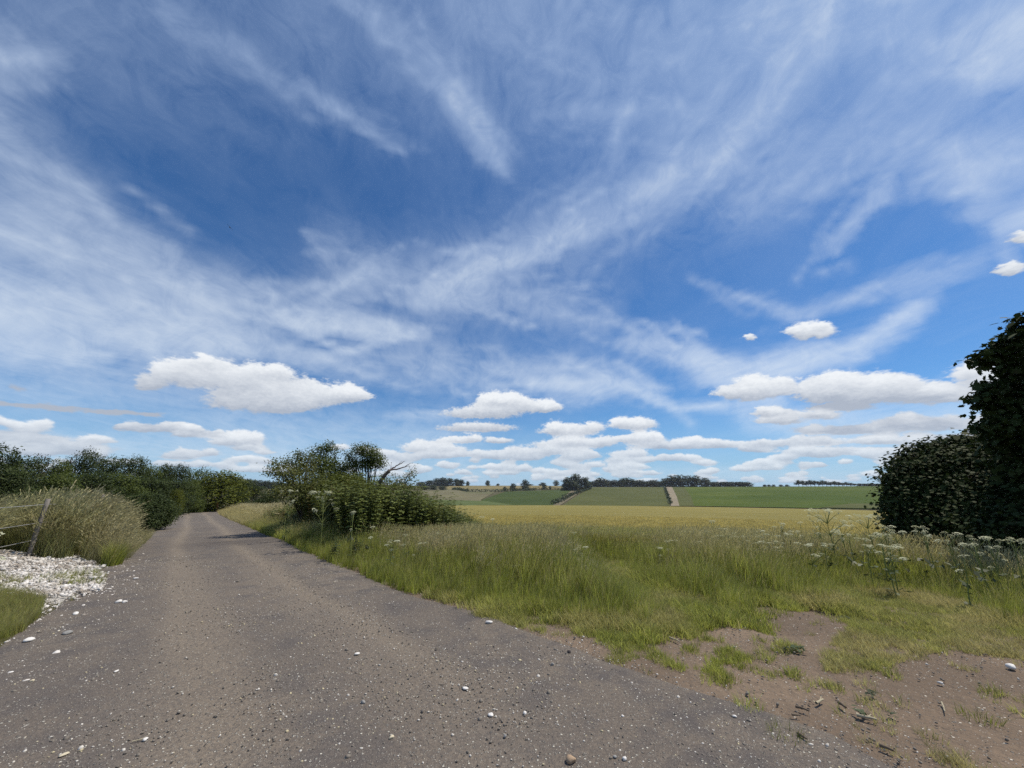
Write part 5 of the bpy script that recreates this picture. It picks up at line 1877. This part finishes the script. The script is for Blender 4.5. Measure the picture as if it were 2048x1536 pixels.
# loose stones over the track, thinner in the wheel lines
x, y = cand(150000, 1.0, 14, -75, 75, 1.3)
s = on_road(x, y)
nn = fbm(x * 1.1, y * 1.1, 91, 4)
lt_ = seg_d(x, y, [(-7.5, 9.5), (-4.4, 6.0), (-2.2, 3.4), (-1.2, 1.6), (-.8, 0)])[0]
lt2 = seg_d(x, y, [(-5.6, 9.0), (-3.1, 6.3), (-1.2, 4.2), (.1, 2.6), (.6, 1.2)])[0]
w_ = (.25 + .9 * smooth(.38, .62, nn)) * (1 - .6 * np.exp(-(lt_ / .4) ** 2)) * (1 - .5 * np.exp(-(lt2 / .35) ** 2))
z = height(x, y)
bmk = bare_mask(x, y, z)
ok = ((s > -.15) & (rng.uniform(0, 1, len(x)) < w_ * .9)) | ((s <= -.15) & (bmk > .4) & (rng.uniform(0, 1, len(x)) < .30 * w_))
x, y, s, z = x[ok], y[ok], s[ok], z[ok]
n = len(x)
size = .005 + .010 * rng.uniform(0, 1, n) ** 3 + .016 * rng.uniform(0, 1, n) ** 30
tint = .12 + .38 * rng.uniform(0, 1, n) ** .6
lightp = rng.uniform(0, 1, n) < .32 + .15 * smooth(1.5, .2, np.abs(s))
tint[lightp] = rng.uniform(.6, 1.0, lightp.sum())
size = np.where(lightp, size * .95, size * 1.15)
big_ = (rng.uniform(0, 1, n) < .004) & (np.hypot(x, y) > 2.0)
size[big_] *= 1.7
scatter('loose_gravel', np.stack([x, y, z + .016 + size * .12], -1), ST, 'loose flint and chalk gravel strewn over the track', 'gravel', size * 1.5, tint, yaw=rng.uniform(0, 6.28, n), tilt=.5)

# chalk rubble
CH = [mesh_np('chalk', *stone_mesh(930 + i, 1, .7), mat=m_chalk) for i in range(6)]
x, y = cand(190000, 5, 15.2, -78, -38, 1.0)
px, py = gpix(x, y)
px2 = px + 26 * (fbm(x * 2.5, y * 2.5, 92, 3) - .5); py2 = py + 16 * (fbm(x * 2.5, y * 2.5, 93, 3) - .5)
ins = inpoly(px2, py2, CHALK)
cx1, cy1 = at1(60, 1160)[:2]
spill = inpoly(px, py, [(-250, 1180), (60, 1190), (150, 1200), (215, 1150), (330, 1050), (345, 1055), (300, 1110), (260, 1180), (170, 1290), (60, 1370), (-250, 1480)])
tuftm = inpoly(px, py, [(-200, 1178), (0, 1186), (50, 1192), (82, 1206), (74, 1236), (40, 1268), (0, 1286), (-200, 1330)])
dch = seg_d(x, y, [tuple(q[:2]) for q in at([0, 60, 120, 190, 214], [1184, 1196, 1204, 1190, 1152])])[0]
w_ = np.where(ins, .80 * smooth(.30, .48, fbm(x * 2.2, y * 2.2, 97, 3)) + .12, np.where(spill & ~tuftm, .45 * np.exp(-dch / .8) + .075, 0))
# white scatter along the foot of the bank by the track
foot = seg_d(x, y, [tuple(q[:2]) for q in at([345, 318, 286, 262, 226], [1048, 1063, 1096, 1124, 1136])])[0]
w_ = np.maximum(w_, .12 * np.exp(-(foot / .35) ** 2))
ok = rng.uniform(0, 1, len(x)) < w_
x, y, ins = x[ok], y[ok], ins[ok]
n = len(x)
size = .010 + .034 * rng.uniform(0, 1, n) ** 3 + .07 * rng.uniform(0, 1, n) ** 22
size = np.where(ins, size * 1.35, size * .72)
scatter('chalk_rubble', np.stack([x, y, height(x, y) + np.where(ins, rng.uniform(0, .05, n), .008)], -1), CH, 'bank of broken white chalk rubble spilling onto the track', 'chalk rubble', size, np.clip(rng.normal(.20, .32, n) + .6 * (fbm(x * 3, y * 3, 95, 3) > .62), 0, 1), yaw=rng.uniform(0, 6.28, n), tilt=.6)

# stones one can pick out
def solid(col, col2=None):
    m_, k_ = mat('stone_face', .9, .1)
    nb_ = k_.noise(k_.pos, 30, 4, .65).outputs[0]
    k_.put(k_.b.inputs['Base Color'], k_.mix(nb_, col, col2 or tuple(q * .75 for q in col)))
    bump(k_, nb_, .006)
    return m_


m_s_white = solid((.74, .73, .70)); m_s_tan = solid((.42, .31, .21)); m_s_dark = solid((.055, .050, .052)); m_s_grey = solid((.30, .30, .29)); m_s_yel = solid((.60, .54, .40))
for i, (px, py, wpx, mt_, fl, lab) in enumerate([
    (978, 1250, 13, m_s_white, .7, 'white chalk lump on the edge of the gravel by the grass'),
    (1142, 1531, 24, m_s_tan, .55, 'tan flint at the bottom edge of the picture'),
    (1138, 1310, 11, m_s_dark, .6, 'dark flint beside the patchy turf'),
    (930, 1383, 14, m_s_white, .35, 'thin curved white chalk flake on the track'),
    (982, 1436, 13, m_s_white, .35, 'slanting white sliver of chalk on the near track'),
    (1050, 1434, 7, m_s_white, .8, 'small rounded white stone right of the slanting sliver'),
    (1010, 1481, 9, m_s_grey, .8, 'grey pebble near the bottom of the track'),
    (783, 1482, 12, m_s_yel, .5, 'cream coloured stone low on the track'),
    (726, 1412, 9, m_s_grey, .7, 'pale grey stone at the middle of the track'),
    (714, 1313, 10, m_s_white, .5, 'white flat stone halfway up the track'),
    (289, 1487, 10, m_s_white, .6, 'white stone at the lower left of the track'),
    (57, 1286, 15, m_s_white, .5, 'flat white chalk block beside the corner grass'),
    (133, 1271, 20, m_s_grey, .4, 'grey slab of stone on the chalky edge'),
    (236, 1208, 10, m_s_white, .8, 'pointed chalk lump right of the rubble bank'),
    (248, 1208, 8, m_s_white, .7, 'small chalk lump touching the pointed one'),
    (272, 1160, 9, m_s_white, .5, 'flat chalk chip on the track beyond the rubble'),
    (150, 1232, 11, m_s_white, .6, 'chalk lump between the rubble and the grey slab'),
    (62, 1368, 9, m_s_yel, .6, 'cream stone on the dark left margin'),
    (232, 1348, 8, m_s_white, .6, 'white stone alone on the left of the track'),
    (126, 1518, 14, m_s_yel, .4, 'flat cream stone at the bottom left'),
    (1105, 1335, 8, m_s_grey, .8, 'grey pebble left of the patchy turf'),
    (1250, 1527, 10, m_s_white, .7, 'white stone on the bottom edge right of the tan flint'),
    (1230, 1522, 9, m_s_grey, .7, 'blue grey stone at the bottom edge beside the white one'),
    (2026, 1341, 18, m_s_white, .5, 'white chalk piece in the turf at the right edge'),
    (1882, 1372, 10, m_s_white, .5, 'whitish stone on the stony ground at the right'),
    (1470, 1440, 9, m_s_white, .5, 'white chip on the gravel below the sticks'),
    (1246, 1439, 8, m_s_white, .6, 'white pebble on the dark gravel in the lower middle')]):
    x, y, z = at1(px, py)
    dep = y * CP + (z - EYE) * SP
    wm = wpx * dep / F
    v, f = stone_mesh(950 + i, 2, fl)
    v = v * wm * 1.05
    o = put('stone', mesh_np('stone_%d' % i, v, f, mt_, flat=False), label=lab, cat='stone', group='stones lying on the track and its edges')
    o.location = (x, y, z + .018 + wm * fl * .28)
    o.rotation_euler = (0, 0, i * 1.3)

# sticks
m_stick, k = mat('stick_wood', .9, .1)
nb = k.noise(k.pos, 25, 4, .7).outputs[0]
k.put(k.b.inputs['Base Color'], k.mix(nb, (.10, .075, .055), (.20, .165, .125)))
m_pale, k = mat('pale_wood', .9, .1)
k.put(k.b.inputs['Base Color'], k.mix(k.noise(k.pos, 25, 4, .7).outputs[0], (.30, .27, .19), (.42, .38, .28)))
for i, (pa, pb, rad_, mt_, lab) in enumerate([
    ((1593, 1422), (1620, 1432), .010, m_stick, 'dark stick lying on the soil above the loose gravel'),
    ((1585, 1438), (1603, 1440), .008, m_stick, 'short stick just below the dark one'),
    ((1634, 1415), (1648, 1408), .010, m_pale, 'pale splinter of wood right of the dark stick'),
    ((1680, 1415), (1694, 1426), .014, m_stick, 'thick bark stub pointing down at the wilted leaves'),
    ((1715, 1440), (1756, 1450), .012, m_pale, 'long pale twig beside the wilted leaves'),
    ((1597, 1477), (1616, 1490), .011, m_stick, 'slanting stick beside the grass tuft in the gravel'),
    ((1762, 1502), (1790, 1514), .012, m_stick, 'dark stick among the stones at the lower right'),
    ((1340, 1281), (1360, 1290), .010, m_pale, 'bleached twig on the bare soil near the long grass'),
    ((1885, 1412), (1892, 1432), .006, m_pale, 'upright straw stalk on the stony ground at the right'),
    ((262, 1492), (286, 1487), .004, m_pale, 'thin straw stalk beside a white stone at the lower left')]):
    A1, B1 = np.array(at1(*pa)), np.array(at1(*pb))
    rg = np.random.default_rng(970 + i)
    A1[2] += .02 + rad_; B1[2] += .022 + rad_
    p = bent(A1, B1, rg, 6, .06, 0.02) - A1
    v, f = merge([tube(p, np.linspace(rad_, rad_ * .55, 6), 6), tube(bent(p[3], p[3] + (p[5] - p[3]) * .5 + [.02, .03, .01], rg, 3, .05, 0), [rad_ * .5, rad_ * .4, rad_ * .2], 5)])
    o = put('stick', mesh_np('stick_%d' % i, v, f, mt_, flat=False), label=lab, cat='stick', group='sticks on the ground at the gateway')
    o.location = tuple(A1)

# flat broad-leaved weeds on the bare soil
for i, (px, py, wpx, lab) in enumerate([(1600, 1305, 34, 'spreading broad leaved weed at the edge of the bare soil'), (1720, 1435, 30, 'wilted broad leaves beside the bark stub'),
                                        (1740, 1395, 26, 'low plantain rosette above the long pale twig'), (1575, 1306, 16, 'small dark leaved weed left of the spreading one'),
                                        (1790, 1440, 22, 'flat grey green weed on the stony soil'), (1690, 1242, 20, 'leafy weed on the right border of the bare patch')]):
    x, y, z = at1(px, py)
    rg = np.random.default_rng(990 + i)
    dep = y * CP + (z - EYE) * SP
    R0 = wpx * .5 * dep / F
    n = 14
    a = rg.uniform(0, 6.28, n); q = R0 * rg.uniform(.25, .9, n)
    C = np.stack([np.cos(a) * q, np.sin(a) * q, rg.uniform(.02, .05, n)], -1)
    v, f = leafset(C, rg.normal(0, .22, C.shape) + [0, 0, 1], rg.uniform(.6, 1.1, n) * R0, 'oval', rg, 0, .42)
    o = put('broadleaf_weed', mesh_np('weed_%d' % i, v, f, m_weedp), label=lab, cat='weed', group='flat weeds on the bare soil')
    o.location = (x, y, z + .004)
# lone tufts in the gravel
for i, (px, py, lab) in enumerate([(1570, 1476, 'lone green tuft in the gravel below the sticks'), (1500, 1418, 'small yellowing tuft at the rim of the gravel'), (1960, 1440, 'soft tuft on the stony ground at the right edge')]):
    x, y, z = at1(px, py)
    me = tuft('lone_tuft_mesh', 1010 + i, 90, .11, (.04, .11), (.003, .005), (.2, .9), m_grass, seg=2, wind=.1)
    o = put('grass_tuft', me, label=lab, cat='grass tuft', group='lone tufts')
    o.location = (x, y, z)

# birds
m_bird, k = mat('bird_feather', .8, .2)
k.put(k.b.inputs['Base Color'], (.035, .035, .045, 1))
for px, py, dist, span, roll, lab in ((460, 455, 34, .52, .75, 'dark bird gliding high in the blue sky on the left'), (563, 725, 60, .22, .1, 'tiny far bird just above the big white cloud')):
    X, Y, Z = ray(px, py); nn_ = math.sqrt(X * X + Y * Y + Z * Z)
    b = bpy.data.objects.new('bird', None); COL.objects.link(b)
    b.location = (X / nn_ * dist, Y / nn_ * dist, EYE + Z / nn_ * dist)
    b.rotation_euler = (.3, roll, .5)
    b['label'] = lab; b['category'] = 'bird'
    v, f = tube([(0, -.26, 0), (0, -.2, 0), (0, -.05, 0), (0, .08, 0), (0, .16, .01), (0, .22, 0)], [.008, .03, .055, .045, .028, .006], 8)
    put('body', mesh_np('bird_body', v * span, f, m_bird, flat=False), b)
    for s_ in (-1, 1):
        W_ = np.array([(0, .08, .02), (0, -.07, .02), (s_ * .25, .11, .07), (s_ * .25, -.06, .07), (s_ * .5, .02, .03), (s_ * .52, -.05, .03)])
        W2 = np.concatenate([W_, W_ - [0, 0, .012]])
        fw = np.array([[0, 1, 3, 2], [2, 3, 5, 4], [6, 8, 9, 7], [8, 10, 11, 9], [0, 2, 8, 6], [2, 4, 10, 8], [1, 7, 9, 3], [3, 9, 11, 5], [4, 5, 11, 10]])
        put('wing', mesh_np('bird_wing', W2 * span, fw, m_bird), b)
    Tl = np.array([(-.015, -.2, 0), (.015, -.2, 0), (.05, -.36, 0), (-.05, -.36, 0), (-.015, -.2, .01), (.015, -.2, .01), (.05, -.36, .006), (-.05, -.36, .006)])
    put('tail', mesh_np('bird_tail', Tl * span, np.array([[0, 3, 2, 1], [4, 5, 6, 7], [0, 1, 5, 4], [1, 2, 6, 5], [2, 3, 7, 6], [3, 0, 4, 7]]), m_bird), b)

# ------------------------------------------------------------------ summer haze between here and the far slope
def haze_box():
    x0, x1, y0, y1, z0, z1 = -1250, 1250, -620, 1450, -40, 34
    V = np.array([(x, y, z) for z in (z0, z1) for y in (y0, y1) for x in (x0, x1)], float)
    Q = np.array([[0, 2, 3, 1], [4, 5, 7, 6], [0, 1, 5, 4], [1, 3, 7, 5], [3, 2, 6, 7], [2, 0, 4, 6]])
    m = bpy.data.materials.new('haze')
    m.use_nodes = True
    m.node_tree.nodes.clear()
    k = NT(m.node_tree)
    pv = k.node('ShaderNodeVolumePrincipled', {'Color': (.80, .88, 1.0, 1), 'Density': .00007, 'Anisotropy': .3})
    out = k.node('ShaderNodeOutputMaterial')
    k.l.new(pv.outputs[0], out.inputs['Volume'])
    put('haze', mesh_np('haze', V, Q, m), kind='stuff', label='thin summer haze over the fields', cat='haze')


haze_box()
